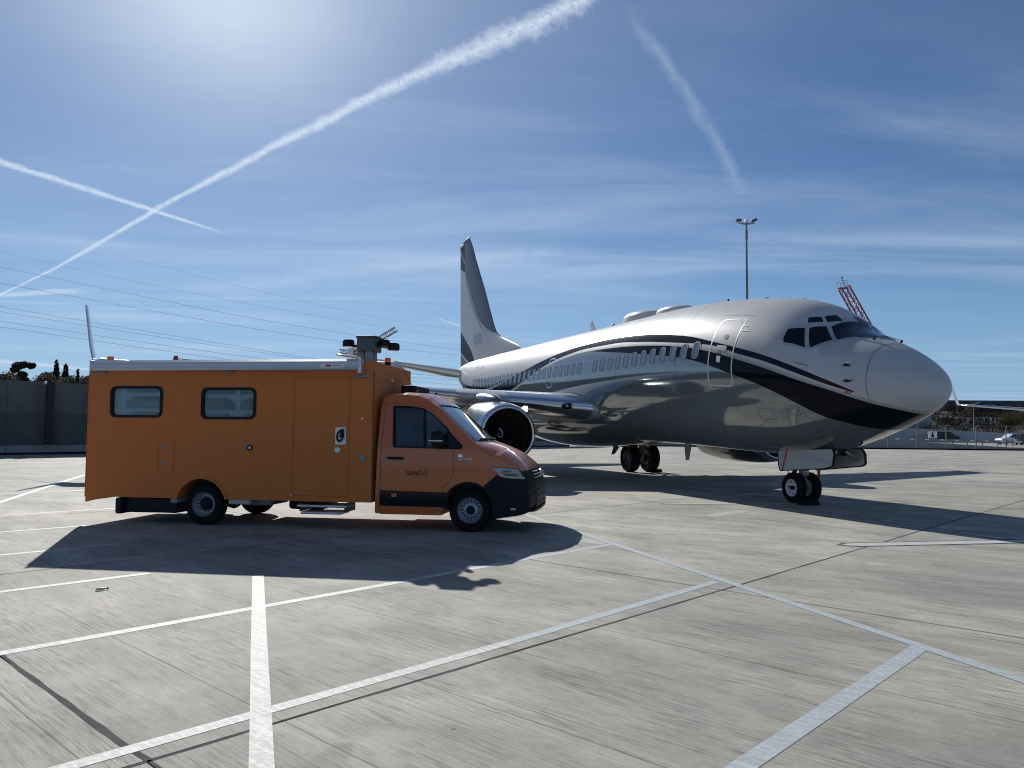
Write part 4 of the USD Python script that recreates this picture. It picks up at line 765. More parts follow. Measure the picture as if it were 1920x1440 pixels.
for nm_, m_ in (('inner_wall_lining', man(bx(-2.11, 2.81, BW - .07, BW - .052, .81, 2.65))), ('inner_roof_lining', man(bx(-2.11, 2.81, .06, BW - .08, 2.63, 2.65))), ('inner_floor', man(bx(-2.11, 2.81, .06, BW - .08, .805, .82))), ('inner_end_wall', man(bx(-2.115, -2.10, .06, BW - .08, .83, 2.62)))):
    for x0, x1, z0, z1 in wins: m_ = m_ - man(xz_prism(rrect(x0 + .04, x1 - .04, z0 + .04, z1 - .04, .07), BW - .2, BW + .1))
    obj(van, nm_, m_, interior_light, False)
obj(van, 'interior_cupboard', bx(-2.095, -1.58, .12, .6, .83, 2.5), interior_light, False)
# awning along the roof edge
aw = Polygon([(.03, 2.735), (-.05, 2.742), (-.115, 2.70), (-.125, 2.66), (-.118, 2.64), (-.128, 2.60), (-.11, 2.565), (.0, 2.56), (.0, 2.70)])
m = trimesh.creation.extrude_polygon(aw, 4.70, engine='earcut'); m.apply_transform(np.array([[0, 0, 1, -2.06], [1, 0, 0, 0], [0, 1, 0, 0], [0, 0, 0, 1.]])); obj(van, 'awning', m, awning_grey, 35)
for x0, x1 in ((-2.10, -2.06), (2.64, 2.70)): obj(van, 'awning_end_cap', cat(rbx(x0, x1, -.128, .03, 2.50 if x0 > 0 else 2.555, 2.742, .012)), alu, 30)
obj(van, 'awning_sign', bx(2.02, 2.42, -.1295, -.1275, 2.60, 2.655), white_print, False); obj(van, 'awning_logo', bx(2.10, 2.20, -.1315, -.1295, 2.612, 2.644), red_print, False); obj(van, 'awning_logo', bx(2.22, 2.38, -.1315, -.1295, 2.622, 2.632), pm('blue_print', (0.05, 0.07, 0.14), 0.5), False)
for x0, x1, z0 in ((-2.07, -1.86, 2.508), (.26, .46, 2.515), (2.56, 2.80, 2.445)): obj(van, 'side_lamp', rbx(x0, x1, -.03, .0, z0, z0 + .035, .01), grey_plastic, 30)
# door fittings and small things on the side
obj(van, 'door_handle_plate', xz_prism(rrect(2.245, 2.425, 1.36, 1.64, .025), -.012, .002), white_plastic, 30)
ring = Point(0, 0).buffer(.10, quad_segs=12).difference(Point(0, 0).buffer(.065, quad_segs=12)); ring = affinity.translate(affinity.rotate(affinity.scale(ring, .62, 1.0), -12), 2.335, 1.50)
obj(van, 'door_handle', cat(xz_prism(ring, -.035, -.010), xz_prism(affinity.rotate(sbox(2.345, 1.47, 2.385, 1.61), -12), -.05, -.012)), black_plastic, 30)
obj(van, 'door_lock', at(lathe([(0, 0), (.045, 0), (.045, .012), (0, .012)], 20, 'y'), (2.285, -.012, 1.275)), white_plastic, 30)
obj(van, 'socket_cover', rbx(2.655, 2.755, -.022, .01, 1.095, 1.195, .012), grey_plastic, 30); obj(van, 'marker_lamp', at(m3.Manifold.sphere(.022, 12), (2.695, -.004, 1.78), sc=(1, .5, 1)), white_plastic, True)
for z in (1.282, 1.01): obj(van, 'hatch_lock', rbx(-.815, -.735, -.01, .01, z - .022, z + .022, .009), grey_plastic, 30)
obj(van, 'filler_cap', at(lathe([(.025, 0), (.048, 0), (.05, .02), (.025, .02)], 20, 'y'), (.778, -.018, 1.293)), black_gloss, 30); obj(van, 'filler_cap_centre', at(lathe([(0, 0), (.024, 0), (.024, .014), (0, .014)], 16, 'y'), (.778, -.012, 1.293)), white_plastic, 30)
for x in (-2.02, .50): obj(van, 'body_clip', rbx(x, x + .09, -.008, .01, .475, .515, .006), orange_box, 30)
obj(van, 'hinge_pin', rbx(1.49, 1.54, -.02, .0, .52, .545, .008), alu, 30)
# below the floor
obj(van, 'chassis_rail', cat(bx(-1.5, 4.0, .62, .74, .46, .60), bx(-1.5, 4.0, 1.40, 1.52, .46, .60)), dark_metal, False, kind='stuff')
obj(van, 'underfloor_tank', rbx(.55, 1.05, .25, .95, .33, .46, .03), grey_plastic, 30); obj(van, 'underfloor_box', rbx(-.62, -.50, .02, .5, .36, .44, .01), grey_plastic, 30); obj(van, 'underfloor_box', rbx(.42, .80, .02, .4, .36, .44, .01), pm('galvanised', (0.33, 0.34, 0.36), 0.45, metal=.5), 30)
obj(van, 'rear_wheel_housing', bx(-.49, .37, .34, 1.80, .50, .775), dark_metal, False); obj(van, 'engine_bay', bx(4.0, 4.92, .42, 1.72, .32, .80), dark_metal, False)
obj(van, 'rear_axle', tube([(-.05, .3, .345), (-.05, 1.85, .345)], .075, 14), dark_metal); obj(van, 'differential', at(m3.Manifold.sphere(.17, 16), (-.05, 1.07, .35)), dark_metal, True)
obj(van, 'spare_carrier', rbx(1.1, 1.75, .8, 1.5, .22, .44, .05), black_plastic, 30)
stp = obj(van, 'folding_step', cat(rbx(1.62, 2.46, -.02, .42, .345, .385, .01), rbx(1.72, 2.40, -.10, .30, .245, .285, .012)), alu, 30); obj(van, 'step_bracket', cat(bx(1.66, 1.70, .0, .4, .28, .42), bx(2.42, 2.46, .0, .4, .28, .42)), dark_metal, False)
# ---- cab: solid in (x, t, z) with t in [-1, 1] across, then bent to its real width and curvature
CY, CW = 1.07, 1.03
def bend(v):
    x, t, z = v[:, 0].copy(), v[:, 1].copy(), v[:, 2].copy(); at_ = np.abs(t)
    tum = np.where(z > 1.32, (z - 1.32) * .15, 0) + np.clip(z - 2.05, 0, 1) * .35                  # side leans in above the waist
    front = np.clip(x - 4.75, 0, 1); taper = .10 * front ** 1.6 + .02 * np.clip(x - 3.9, 0, 2)
    belly = -.015 * np.cos(np.clip((z - .85) / .55, -1, 1) * PI / 2)
    hw = CW - tum - taper - belly
    rnd = np.clip((at_ - .55) / .45, 0, 1)
    xx = x - (.035 * at_ ** 2 + .06 * rnd ** 2.4) * np.clip((x - 4.4) / .8, 0, 1) - .06 * at_ ** 2 * np.clip((x - 3.7) / .5, 0, 1) * (z > 1.3)
    zz = z - (.03 * at_ ** 2 + .035 * rnd ** 3) * np.clip((z - 1.95) / .15, 0, 1) - (.035 * at_ ** 2 + .06 * rnd ** 2.5) * np.clip((x - 4.6) / .3, 0, 1) * np.clip((z - .95) / .25, 0, 1)
    return np.c_[xx, CY - (t * hw), zz]
def bent(m, ref=.07):
    M_ = m if hasattr(m, 'to_mesh') else man(m); M_ = M_.refine_to_length(ref); t = as_tm(M_); return trimesh.Trimesh(bend(t.vertices), t.faces[:, ::-1], process=False)
def cp(poly, t0=-1.0, t1=1.0): return man(xz_prism(poly, t0, t1))
_h = np.array([(4.60, 1.425), (4.86, 1.352), (5.08, 1.25), (5.27, 1.11), (5.39, .985), (5.445, .86), (5.482, .70), (5.495, .55)]); _t = np.r_[0, np.cumsum(np.linalg.norm(np.diff(_h, axis=0), axis=1))]; HOOD = [tuple(p) for p in np.c_[PC(_t, _h[:, 0])(np.linspace(0, _t[-1], 34)), PC(_t, _h[:, 1])(np.linspace(0, _t[-1], 34))][1:]]
cab_side = Polygon([(2.915, .27), (2.97, 2.17), (3.02, 2.225), (3.35, 2.245), (3.55, 2.225), (3.72, 2.165), (3.86, 2.07), (4.60, 1.425)] + HOOD + [(5.495, .46), (5.43, .33), (5.30, .275), (4.93, .225), (4.885, .235)] +
                   [(4.455 + .425 * math.cos(q), .345 + .425 * math.sin(q)) for q in np.linspace(-.15, PI + .15, 26)] + [(4.02, .265)]).buffer(-.03).buffer(.03, quad_segs=4)
cab = cp(cab_side) - cp(Polygon([(3.02, .75), (3.05, 2.05), (3.12, 2.17), (3.45, 2.18), (3.66, 2.12), (3.82, 2.01), (4.47, 1.42), (4.47, .95), (4.3, .85), (4.3, .75)]), -.93, .93)
swin = Polygon([(3.172, 2.022), (3.46, 2.005), (3.675, 1.945), (3.845, 1.85), (4.11, 1.635), (4.395, 1.345), (4.35, 1.315), (3.205, 1.335)]).buffer(-.02).buffer(.02, quad_segs=4)
cab = cab - cp(swin, -1.3, -.85) - cp(swin, .85, 1.3)
wsd = np.array([4.60 - 3.86, 1.425 - 2.07]); wsd /= np.linalg.norm(wsd); wsn = np.array([-wsd[1], wsd[0]])
W0, W1 = np.array([3.905, 2.07 - .045 * .872]), np.array([4.585, 1.438])
def wq(off0, off1): return Polygon([W0 + wsn * off0, W1 + wsn * off0, W1 + wsn * off1, W0 + wsn * off1])
cab = cab - cp(wq(.12, -.30), -.86, .86)
bump_r = Polygon([(4.955, .915), (4.70, .72), (4.60, .60), (4.55, .1), (6, .1), (6, 1.6), (5.40, 1.01), (5.30, .87), (5.03, .88)])
grille = Polygon([(5.36, 1.055), (5.34, .845), (5.9, .80), (5.9, 1.02), (5.52, 1.00)])
bumper = cab ^ cp(bump_r); cab = cab - cp(bump_r)
skirt = Polygon([(2.9, .645), (4.115, .622), (4.2, .5), (4.15, .392), (2.9, .395)])
# shut lines, cut as real grooves
def grv(L, w=.008): return LineString(L).buffer(w / 2, cap_style='flat')
lines_ = [[(3.0, .30), (3.005, 1.33), (3.04, 2.085), (3.062, 2.092), (3.48, 2.07), (3.68, 2.015), (3.81, 1.94), (4.166, 1.60), (4.20, 1.31), (4.195, .96), (4.15, .83), (4.03, .70), (4.02, .30)], [(2.97, 1.16), (4.17, 1.13)], [(4.77, 1.37), (5.02, 1.26), (5.28, 1.075)]]
for L in lines_[:1] + lines_[2:]:
    for t0, t1 in ((-1.2, -.975), (.975, 1.2)): cab = cab - cp(grv(L), t0, t1)
cb = obj(van, 'cab_body', bent(cab), orange_cab, 32)
bp = obj(van, 'front_bumper', bent(bumper), black_plastic, 32)
for s_ in (-1, 1):
    obj(van, 'side_skirt_panel', bent(cp(skirt.intersection(sbox(2.995, 0, 4.12, 1)), *sorted((s_ * .99, s_ * 1.006)))), black_gloss, 30)
    # (prisms below sit on the near side for s_ = 1)
    obj(van, 'door_window', bent(cp(swin, *sorted((s_ * .955, s_ * .962)))), glass_clear, 30)
    obj(van, 'window_seal', bent(cp(swin.buffer(.012).difference(swin.buffer(-.012)), *sorted((s_ * .95, s_ * 1.004)))), black_plastic, 30)
    obj(van, 'window_divider', bent(cp(Polygon([(3.665, 1.95), (3.70, 1.94), (3.735, 1.33), (3.70, 1.33)]), *sorted((s_ * .965, s_ * .998)))), black_plastic, 30)
    obj(van, 'mirror_base', bent(cp(Polygon([(4.03, 1.345), (4.11, 1.60), (4.375, 1.36), (4.34, 1.325)]), *sorted((s_ * .97, s_ * 1.003)))), black_gloss, 30)
    hl = Polygon([(4.86, 1.072), (5.05, 1.078), (5.33, 1.045), (5.425, .85), (5.10, .862), (5.01, .915)])
    obj(van, 'headlamp', bent(cp(hl, *sorted((s_ * .80, s_ * .99)))) if False else bent(cp(hl.buffer(.004), *sorted((s_ * .985, s_ * 1.004))), .05), black_gloss, 30)
    h_ = obj(van, 'headlamp_reflector', bent(cp(hl.buffer(-.022), *sorted((s_ * 1.003, s_ * 1.010))), .05), lamp_glass, 30)
    obj(van, 'headlamp_module', bent(cp(rrect(5.06, 5.21, .955, 1.005, .015), *sorted((s_ * 1.009, s_ * 1.016))), .05), black_gloss, 30)
    obj(van, 'headlamp_module', bent(cp(rrect(5.09, 5.31, .895, .93, .012), *sorted((s_ * 1.009, s_ * 1.016))), .05), interior_dark, 30)
    obj(van, 'daytime_lamp', bent(cp(LineString([(4.90, 1.055), (5.025, .908), (5.10, .884), (5.41, .868)]).buffer(.014), *sorted((s_ * 1.009, s_ * 1.018))), .05), white_plastic, 30)
    obj(van, 'headlamp_cover', bent(cp(hl, *sorted((s_ * 1.017, s_ * 1.019))), .05), lamp_cover, 30)
    obj(van, 'fog_lamp', bent(cp(rrect(5.20, 5.28, .365, .40, .012), *sorted((s_ * 1.0, s_ * 1.012))), .05), lamp_glass, 30)
    obj(van, 'door_handle', bent(cp(LineString([(3.14, 1.155), (3.36, 1.152)]).buffer(.022), *sorted((s_ * 1.0, s_ * 1.03))), .04), black_plastic, 30)
    ms = []
    obj(van, 'mirror', at(rbx(3.87, 4.07, -.11, .11, 1.33, 1.60, .07), (0, (-.10 if s_ > 0 else 2.24), 0)), black_plastic, True)
    obj(van, 'mirror_trim', rbx(3.85, 4.075, (-.218 if s_ > 0 else 2.13), (.0 if s_ > 0 else 2.355), 1.428, 1.448, .006), chrome, 30)
    obj(van, 'mirror_arm', bar((4.0, -.02 if s_ > 0 else 2.16, 1.40), (4.1, .12 if s_ > 0 else 2.02, 1.38), .06), black_plastic)
obj(van, 'windscreen', bent(cp(wq(-.012, -.018), -.875, .875)), glass_screen, 30)
obj(van, 'windscreen_seal', bent(cp(wq(.004, -.02), -.93, .93) - cp(wq(.1, -.3).buffer(-.02), -.865, .865)), black_gloss, 30)
for t0 in (-.45, .35): obj(van, 'wiper', bent(cp(Polygon([W1 + wsn * .012 - wsd * .0, W1 + wsn * .035, W1 + wsn * .035 - wsd * .03, W1 + wsn * .012 - wsd * .03]), t0 - .33, t0 + .33)), black_plastic)
for k, z in enumerate((.955, .905, .855)): obj(van, 'grille_bar', bent(cp(Polygon([(5.0, z), (5.435 + .018 * k, z), (5.44 + .018 * k, z + .014), (5.0, z + .014)]), -.62, .62), .06), chrome if k == 0 else alu, 30)
obj(van, 'grille_panel', bent(cp(Polygon([(5.0, .84), (5.462, .84), (5.41, .975), (5.0, .975)]), -.64, .64), .06), black_gloss, 30)
obj(van, 'front_badge', at(lathe([(0, 0), (.055, 0), (.05, .018), (0, .02)], 20, 'x'), (5.45, CY, .915)), chrome, True)
for z0, z1 in ((.60, .66), (.49, .56), (.40, .46)): obj(van, 'air_intake_slot', bent(cp(Polygon([(5.2, z0), (5.504, z0), (5.504, z1), (5.2, z1)]), -.72, .72), .06), black_plastic, 30)
obj(van, 'bumper_step', bent(cp(Polygon([(5.2, .31), (5.50, .33), (5.505, .37), (5.2, .36)]), -.85, .85), .06), black_plastic, 30)
for s_ in (0.0,):
    obj(van, 'wheel_arch_lip', bent(cp(Polygon([(4.455 + .455 * math.cos(q), .345 + .455 * math.sin(q)) for q in np.linspace(-.1, PI + .1, 30)] + [(4.455 + .42 * math.cos(q), .345 + .42 * math.sin(q)) for q in np.linspace(PI + .1, -.1, 30)]).intersection(sbox(3.9, .40, 4.70, 1.2)), .99, 1.004), .06), black_plastic, 30)
    obj(van, 'inner_arch', cat(xz_prism(Polygon([(4.455 + .44 * math.cos(q), .345 + .44 * math.sin(q)) for q in np.linspace(0, PI, 24)] + [(4.455 + .425 * math.cos(q), .345 + .425 * math.sin(q)) for q in np.linspace(PI, 0, 24)]), .1, .5)), black_plastic, 30)
# cab interior
obj(van, 'dashboard', rbx(4.18, 4.62, .16, 1.98, 1.02, 1.30, .07), interior_dark, 30)
st_ = tube([(4.13 + .07 * math.cos(q), 1.55 + .19 * math.sin(q), 1.33 + .17 * math.cos(q)) for q in np.linspace(0, 2 * PI, 25)], .016, 8, cap=False); obj(van, 'steering_wheel', st_, black_plastic, True)
for y in (.50, 1.55):
    s_ = obj(van, 'seat', cat(rbx(3.28, 3.80, y - .25, y + .25, .90, 1.08, .06)), seat_cloth, True); obj(str(s_.GetPath()), 'backrest', at(rbx(3.16, 3.32, y - .25, y + .25, 1.02, 1.72, .06), ry=0), seat_cloth, True); obj(str(s_.GetPath()), 'headrest', rbx(3.16, 3.28, y - .13, y + .13, 1.74, 1.94, .05), seat_cloth, True)
obj(van, 'cab_floor', bx(3.03, 4.3, .15, 1.99, .755, .78), interior_dark, False)
obj(van, 'dashboard_papers', at(bx(-.09, .09, -.13, .13, 0, .006), (4.42, 1.2, 1.315), ry=.35), white_print, False)
obj(van, 'belt', cat(bar((3.10, .14, 1.30), (3.10, .14, 1.95), .04, .02)), grey_plastic, False)
# lettering on the cab
def letters(txt, h, x0, z0, mat, name, bold=False, shear=0.0, t=None):
    tm = meshkit.text_mesh(txt, h, .003, bold); v = tm.vertices.copy(); v[:, 0] += v[:, 1] * shear; tm = tm.subdivide_to_size(.06) if False else tm
    x, z = x0 + v[:, 0], z0 + v[:, 1]; B = bend(np.c_[x, np.full(len(x), 1.0), z]); B[:, 1] -= .002 + v[:, 2]; return obj(van, name, trimesh.Trimesh(B, tm.faces, process=False), mat, False)
letters('GENÈVE', .068, 3.42, .885, dark_print, 'door_lettering', shear=0.03)
arc = LineString([(3.67 + .001 * k, .978 + .012 * math.sin(k / 110 * PI)) for k in range(0, 116, 6)]).buffer(.0022); B_ = as_tm(cp(arc, 1.0, 1.004)); obj(van, 'door_emblem', bent(man(B_), .05), dark_print, False)
letters('AEROPORT', .014, 3.60, .862, pm('faint_print', (0.14, 0.05, 0.03), .5), 'door_lettering') if False else obj(van, 'door_underline', bent(cp(sbox(3.56, .858, 3.80, .862), 1.0, 1.004), .05), pm('faint_print', (0.20, 0.06, 0.025), .5), False)
letters('TGE  3.140', .034, 4.255, 1.137, white_print, 'model_lettering', bold=True, shear=.1)
obj(van, 'maker_badge', bent(cp(rrect(4.27, 4.335, 1.188, 1.222, .004).difference(sbox(4.282, 1.198, 4.30, 1.212)).difference(sbox(4.307, 1.198, 4.323, 1.212)), 1.0, 1.006), .05), chrome, 30)
obj(van, 'side_marker', bent(cp(rrect(3.195, 3.275, .537, .59, .008), 1.0, 1.014), .05), amber, 30); obj(van, 'side_marker_slot', bent(cp(sbox(3.228, .55, 3.242, .578), 1.013, 1.017), .05), dark_print, 30)
obj(van, 'cab_step', bent(cp(rrect(3.0, 3.98, .262, .30, .01), .985, 1.004), .06), orange_cab, 30)
# wheels
for x, ys in ((-.05, (.06, 2.08)), (4.455, (.10, 2.04))):
    for k, y in enumerate(ys):
        c = np.array([x, y + (.11 if k == 0 else -.11), .345]); w_ = obj(van, 'tyre', at(tyre(.347, .225, .20), c), rubber, True)
        r_ = lathe([(0, .0), (.055, 0), (.06, -.035 if x > 1 else .02), (.085, -.03 if x > 1 else .03), (.115, -.02 if x > 1 else .045), (.13, .012), (.165, .012), (.178, -.03), (.20, -.055), (.212, -.085), (.205, .0), (.20, .09), (0, .09)], 48, 'y'); r_.vertices[:, 1] -= .02
        r_ = at(r_, rz=PI if k else 0); obj(str(w_.GetPath()), 'rim', at(r_, c), steel_rim, 30)
        s_ = 1 if k == 0 else -1
        obj(str(w_.GetPath()), 'hub', at(at(lathe([(0, -.06), (.052, -.055), (.098, -.02), (.105, .012), (0, .012)], 28, 'y'), (0, -.012, 0), rz=PI if k else 0), c), black_plastic, 30)
        for q in np.arange(16) * 2 * PI / 16: obj(str(w_.GetPath()), 'rim_slot', at(at(rbx(-.011, .011, -.004, .004, -.022, .022, .004), (0, -s_ * .012, .148), ry=0), c) if False else at(at(at(rbx(-.010, .010, -.003, .005, -.016, .016, .003), (0, -s_ * .010, .147)), ry=q), c), black_plastic, False)
# on the roof
mst = obj(van, 'lamp_mast', cat(rbx(2.62, 2.74, .25, .37, 2.70, 2.95, .02), tube([(2.70, .5, 2.70), (2.70, .5, 2.92)], .05, 14), rbx(2.52, 2.60, .3, .5, 2.70, 2.90, .02)), grey_plastic, 30)
obj(van, 'mast_head', rbx(2.49, 2.80, .22, .60, 2.895, 3.135, .02), mast_grey, 30); obj(van, 'mast_head_lid', rbx(2.475, 2.83, .20, .62, 3.12, 3.15, .012), mast_grey, 30)
for x, y, z in ((2.30, .36, 3.035), (2.46, .70, 2.99), (2.90, .42, 3.03), (3.04, .50, 2.985)):
    l_ = obj(van, 'work_lamp', at(lathe([(0, .07), (.08, .065), (.098, .04), (.10, -.035), (.09, -.05), (0, -.05)], 24), (x, y, z)), black_plastic, 30)
    obj(str(l_.GetPath()), 'lamp_lens', at(lathe([(0, -.055), (.082, -.055), (.082, -.048), (0, -.048)], 20), (x, y, z)), lamp_glass if x < 3 else pm('pinkish_lens', (0.5, 0.3, 0.28), .2), 30)
obj(van, 'lamp_arm', cat(bar((2.30, .40, 3.0), (2.55, .42, 3.0), .04), bar((2.75, .45, 3.0), (3.04, .48, 2.97), .04)), dark_metal, False)
obj(van, 'roof_camera', cat(rbx(2.46, 2.56, .30, .42, 2.81, 2.92, .02), tube([(2.52, .36, 2.92), (2.52, .36, 3.0)], .02, 8)), grey_plastic, 30)
for x, y, z, r in ((-1.93, .18, 2.705, .058), (2.86, .75, 2.705, .055)):
    b_ = obj(van, 'beacon_base', at(lathe([(0, 0), (r * 1.05, 0), (r * 1.0, .05), (0, .05)], 20), (x, y, z)), black_plastic, 30); obj(van, 'beacon', at(lathe([(r, .05), (r * .98, .10), (r * .8, .125), (0, .13)], 20), (x, y, z)), amber, 30)
obj(van, 'roof_vent', rbx(2.25, 2.70, 1.65, 2.05, 2.70, 2.86, .04), white_plastic, True); obj(van, 'roof_aerial', at(xz_prism([(-.14, 0), (.12, 0), (.04, .16), (-.06, .19), (-.10, .13)], -.04, .04), (2.70, 1.9, 2.70)), white_plastic, 30)
obj(van, 'roof_aerial', tube([(1.1, .9, 2.70), (1.1, .9, 2.77)], .02, 8), black_plastic)
obj(van, 'front_face_lamp', at(m3.Manifold.sphere(.03, 12), (2.88, .95, 2.45)), white_plastic, True)
obj(van, 'cab_roof_light_box', rbx(3.10, 3.34, .75, 1.75, 2.235, 2.36, .02), black_plastic, 30)
obj(van, 'whip_aerial', tube([(3.30, 1.0, 2.25), (3.05, 1.05, 2.64)], .005, 5), black_plastic)
for x, y in ((3.42, .7), (3.60, 1.2)): obj(van, 'roof_button', at(m3.Manifold.sphere(.022, 10), (x, y, 2.245)), black_plastic, True)

# ------------------------------------------------------------------ small things on the apron
chock = None
def make_chock(name, lab, loc, rz, L=.55, grp=None):
    t_ = thing(name, lab, 'chock', loc, rz)
    w = xz_prism([(-.13, 0), (.13, 0), (.08, .09), (.0, .12), (-.08, .09)], -L / 2, L / 2); obj(t_, 'block', w, rubber); return t_
make_chock('wheel_chock', 'black rubber wheel chock in front of the nose wheels of the jet', (6.66, 17.55, .004), APSI, .42)
make_chock('wheel_chock', 'black wheel chock in front of the main landing gear wheels', (5.78, 31.25, .004), APSI, .45)
bt = thing('litter_bottle', 'small crumpled pale bottle lying on the apron left of the long shadow', 'litter', (-4.04, 7.8, .016), .6)
obj(bt, 'bottle', at(lathe([(0, -.07), (.017, -.07), (.019, .0), (.016, .03), (.008, .05), (.008, .068), (0, .07)], 14, 'x'), sc=.72), pm('pale_plastic', (0.62, 0.56, 0.38), .35, coat=.4), True); obj(bt, 'cap', at(lathe([(0, 0), (.010, 0), (.010, .014), (0, .014)], 10, 'x'), (.048, 0, 0)), dark_print)
# ------------------------------------------------------------------ left: screen wall, post, trees, hill
wall_mat_u = pm('screen_wall_upper', (0.115, 0.115, 0.108), 0.9, var=0.22, vscale=0.9, bump=.5, bscale=6)
wall_mat_l = pm('screen_wall_lower', (0.078, 0.079, 0.075), 0.9, var=0.22, vscale=0.9, bump=.5, bscale=6)
conc_wall = pm('barrier_concrete', (0.24, 0.24, 0.235), 0.85, var=.15, vscale=1.2)
W_A, W_D = np.array([-28.4, 43.85]), np.array([math.cos(math.radians(46.6)), math.sin(math.radians(46.6))]); W_N = np.array([-W_D[1], W_D[0]])
def along(t, n=0): return W_A + W_D * t + W_N * n
scr = thing('noise_wall', 'long dark grey noise screen wall on a concrete base at the apron edge', 'wall', (0, 0, 0))
def wbox(t0, t1, n0, n1, z0, z1):
    P = [along(t0, n0), along(t1, n0), along(t1, n1), along(t0, n1)]; V = np.array([[*p, z] for z in (z0, z1) for p in P]); m = trimesh.convex.convex_hull(V); return m
for k, t0 in enumerate(np.arange(-36, 50, 4.0)):
    obj(scr, 'upper_panel', wbox(t0, t0 + 3.985, .10, .22, 2.42, 4.18 + RNG.uniform(-.02, .02)), wall_mat_u, False); obj(scr, 'lower_panel', wbox(t0, t0 + 3.985, .08, .22, .50, 2.421), wall_mat_l, False); obj(scr, 'base_block', wbox(t0, t0 + 3.97, -.05, .35, .12, .52), conc_wall, False)
obj(scr, 'base_footing', wbox(-36, 50, .0, .3, -.2, .12), rubber, False)
for k, t0 in enumerate((6.0,)):
    pb = along(2.1 if k == 0 else t0, -.14)
    pst = thing('wall_post', ('dark square post with a slim arm standing against the noise wall left of the van', 'dark square post against the noise wall behind the van', 'dark square post against the noise wall behind the jet')[k], 'post', (pb[0], pb[1], 0), math.atan2(W_D[1], W_D[0]))
    obj(pst, 'post', bx(-.19, .19, -.10, .12, .5, 4.22), pm('post_black', (0.016, 0.017, 0.019), .7), False); obj(pst, 'arm', bar((-.02, 0, 4.1), (-.10, 0, 4.75), .07), pm('post_black', 0)); obj(pst, 'camera', at(m3.Manifold.sphere(.09, 12), (-.32, -.1, 4.12)), white_plastic, True); obj(pst, 'foot', bx(-.25, .25, -.14, .12, .44, .54), conc_wall, False)
bark = pm('bark', (0.075, 0.062, 0.05), .9, var=.3, vscale=3)
def leaf_mat(name, c, tr=.35):
    g = G(); rn = g.add('geometry', 'random_per_island'); f = g.mr(rn, 0, 1, .6, 1.4, 'linear'); col = g.vmath('multiply', c, g.add('combine_xyz', 'vector', x=f, y=f, z=f))
    d = g.add('diffuse_bsdf', 'BSDF', color=col); t_ = g.add('translucent_bsdf', 'BSDF', color=col); s = g.add('mix_closure', 'closure', fac=tr, closure1=d, closure2=t_); return g.make('/World/Looks/' + name, surface=s)
leaf_dark, leaf_mid, leaf_brown, leaf_olive = leaf_mat('leaf_dark', (0.11, 0.125, 0.105), .55), leaf_mat('leaf_mid', (0.055, 0.07, 0.038)), leaf_mat('twigs_brown', (0.11, 0.097, 0.083), .45), leaf_mat('leaf_olive', (0.105, 0.095, 0.04))
def leaves(pts, size, rng):
    n = len(pts); a = rng.normal(size=(n, 3)); a /= np.linalg.norm(a, axis=1, keepdims=True); b = np.cross(a, rng.normal(size=(n, 3))); b /= np.linalg.norm(b, axis=1, keepdims=True); s = (size * rng.uniform(.6, 1.4, n))[:, None]
    V = np.stack([pts - a * s - b * s * .5, pts + a * s - b * s * .4, pts + b * s], 1).reshape(-1, 3); return trimesh.Trimesh(V, np.arange(3 * n).reshape(n, 3), process=False)
def crown_pts(n, clumps, rng):
    out = []
    w = np.array([c[3] * c[4] * c[5] for c in clumps]) ** .7; w /= w.sum()
    for c, k in zip(clumps, (w * n).astype(int)):
        d = rng.normal(size=(k, 3)); d /= np.linalg.norm(d, axis=1, keepdims=True); d *= rng.uniform(.25, 1, (k, 1)) ** .5; out.append(np.array(c[:3]) + d * np.array(c[3:]))
    return np.vstack(out)
def tree(name, lab, loc, h, w, style, mat, seed, n=1500, group=None):
    r = np.random.default_rng(seed); T_ = thing(name, lab, 'tree', loc, r.uniform(0, 6), group)
    if style == 'poplar': cl = [(0, 0, h * q, w * (.5 - abs(q - .45) * .55), w * (.5 - abs(q - .45) * .55), h * .10) for q in np.linspace(.15, .95, 9)]
    elif style == 'umbrella': cl = [(r.uniform(-.42, .42) * w, r.uniform(-.42, .42) * w, h * q_, w * .2, w * .2, h * .035) for q_ in (.97, .97, .96, .95, .9, .84, .78, .96, .72, .94)]
    elif style == 'conifer': cl = [(0, 0, h * q, w * .5 * (1.08 - q), w * .5 * (1.08 - q), h * .07) for q in np.linspace(.15, .97, 9)]
    else: cl = [(r.uniform(-.33, .33) * w, r.uniform(-.33, .33) * w, h * r.uniform(.4, .86), w * .26, w * .26, h * .17) for _ in range(12)]
    tr = [tube([(0, 0, -.3), (.1, 0, h * .4), (0, .1, h * .82)], h * .022, 7, h * .008)]
    for c in cl[::2]: tr.append(tube([(0, 0, h * .35), (c[0] * .5, c[1] * .5, (h * .35 + c[2]) / 2), c[:3]], h * .008, 5, h * .003))
    obj(T_, 'trunk', cat(*tr), bark, True); obj(T_, 'crown', leaves(crown_pts(int(n * 2.6), cl, r), max(.10, h * .021), r), mat, False); return T_
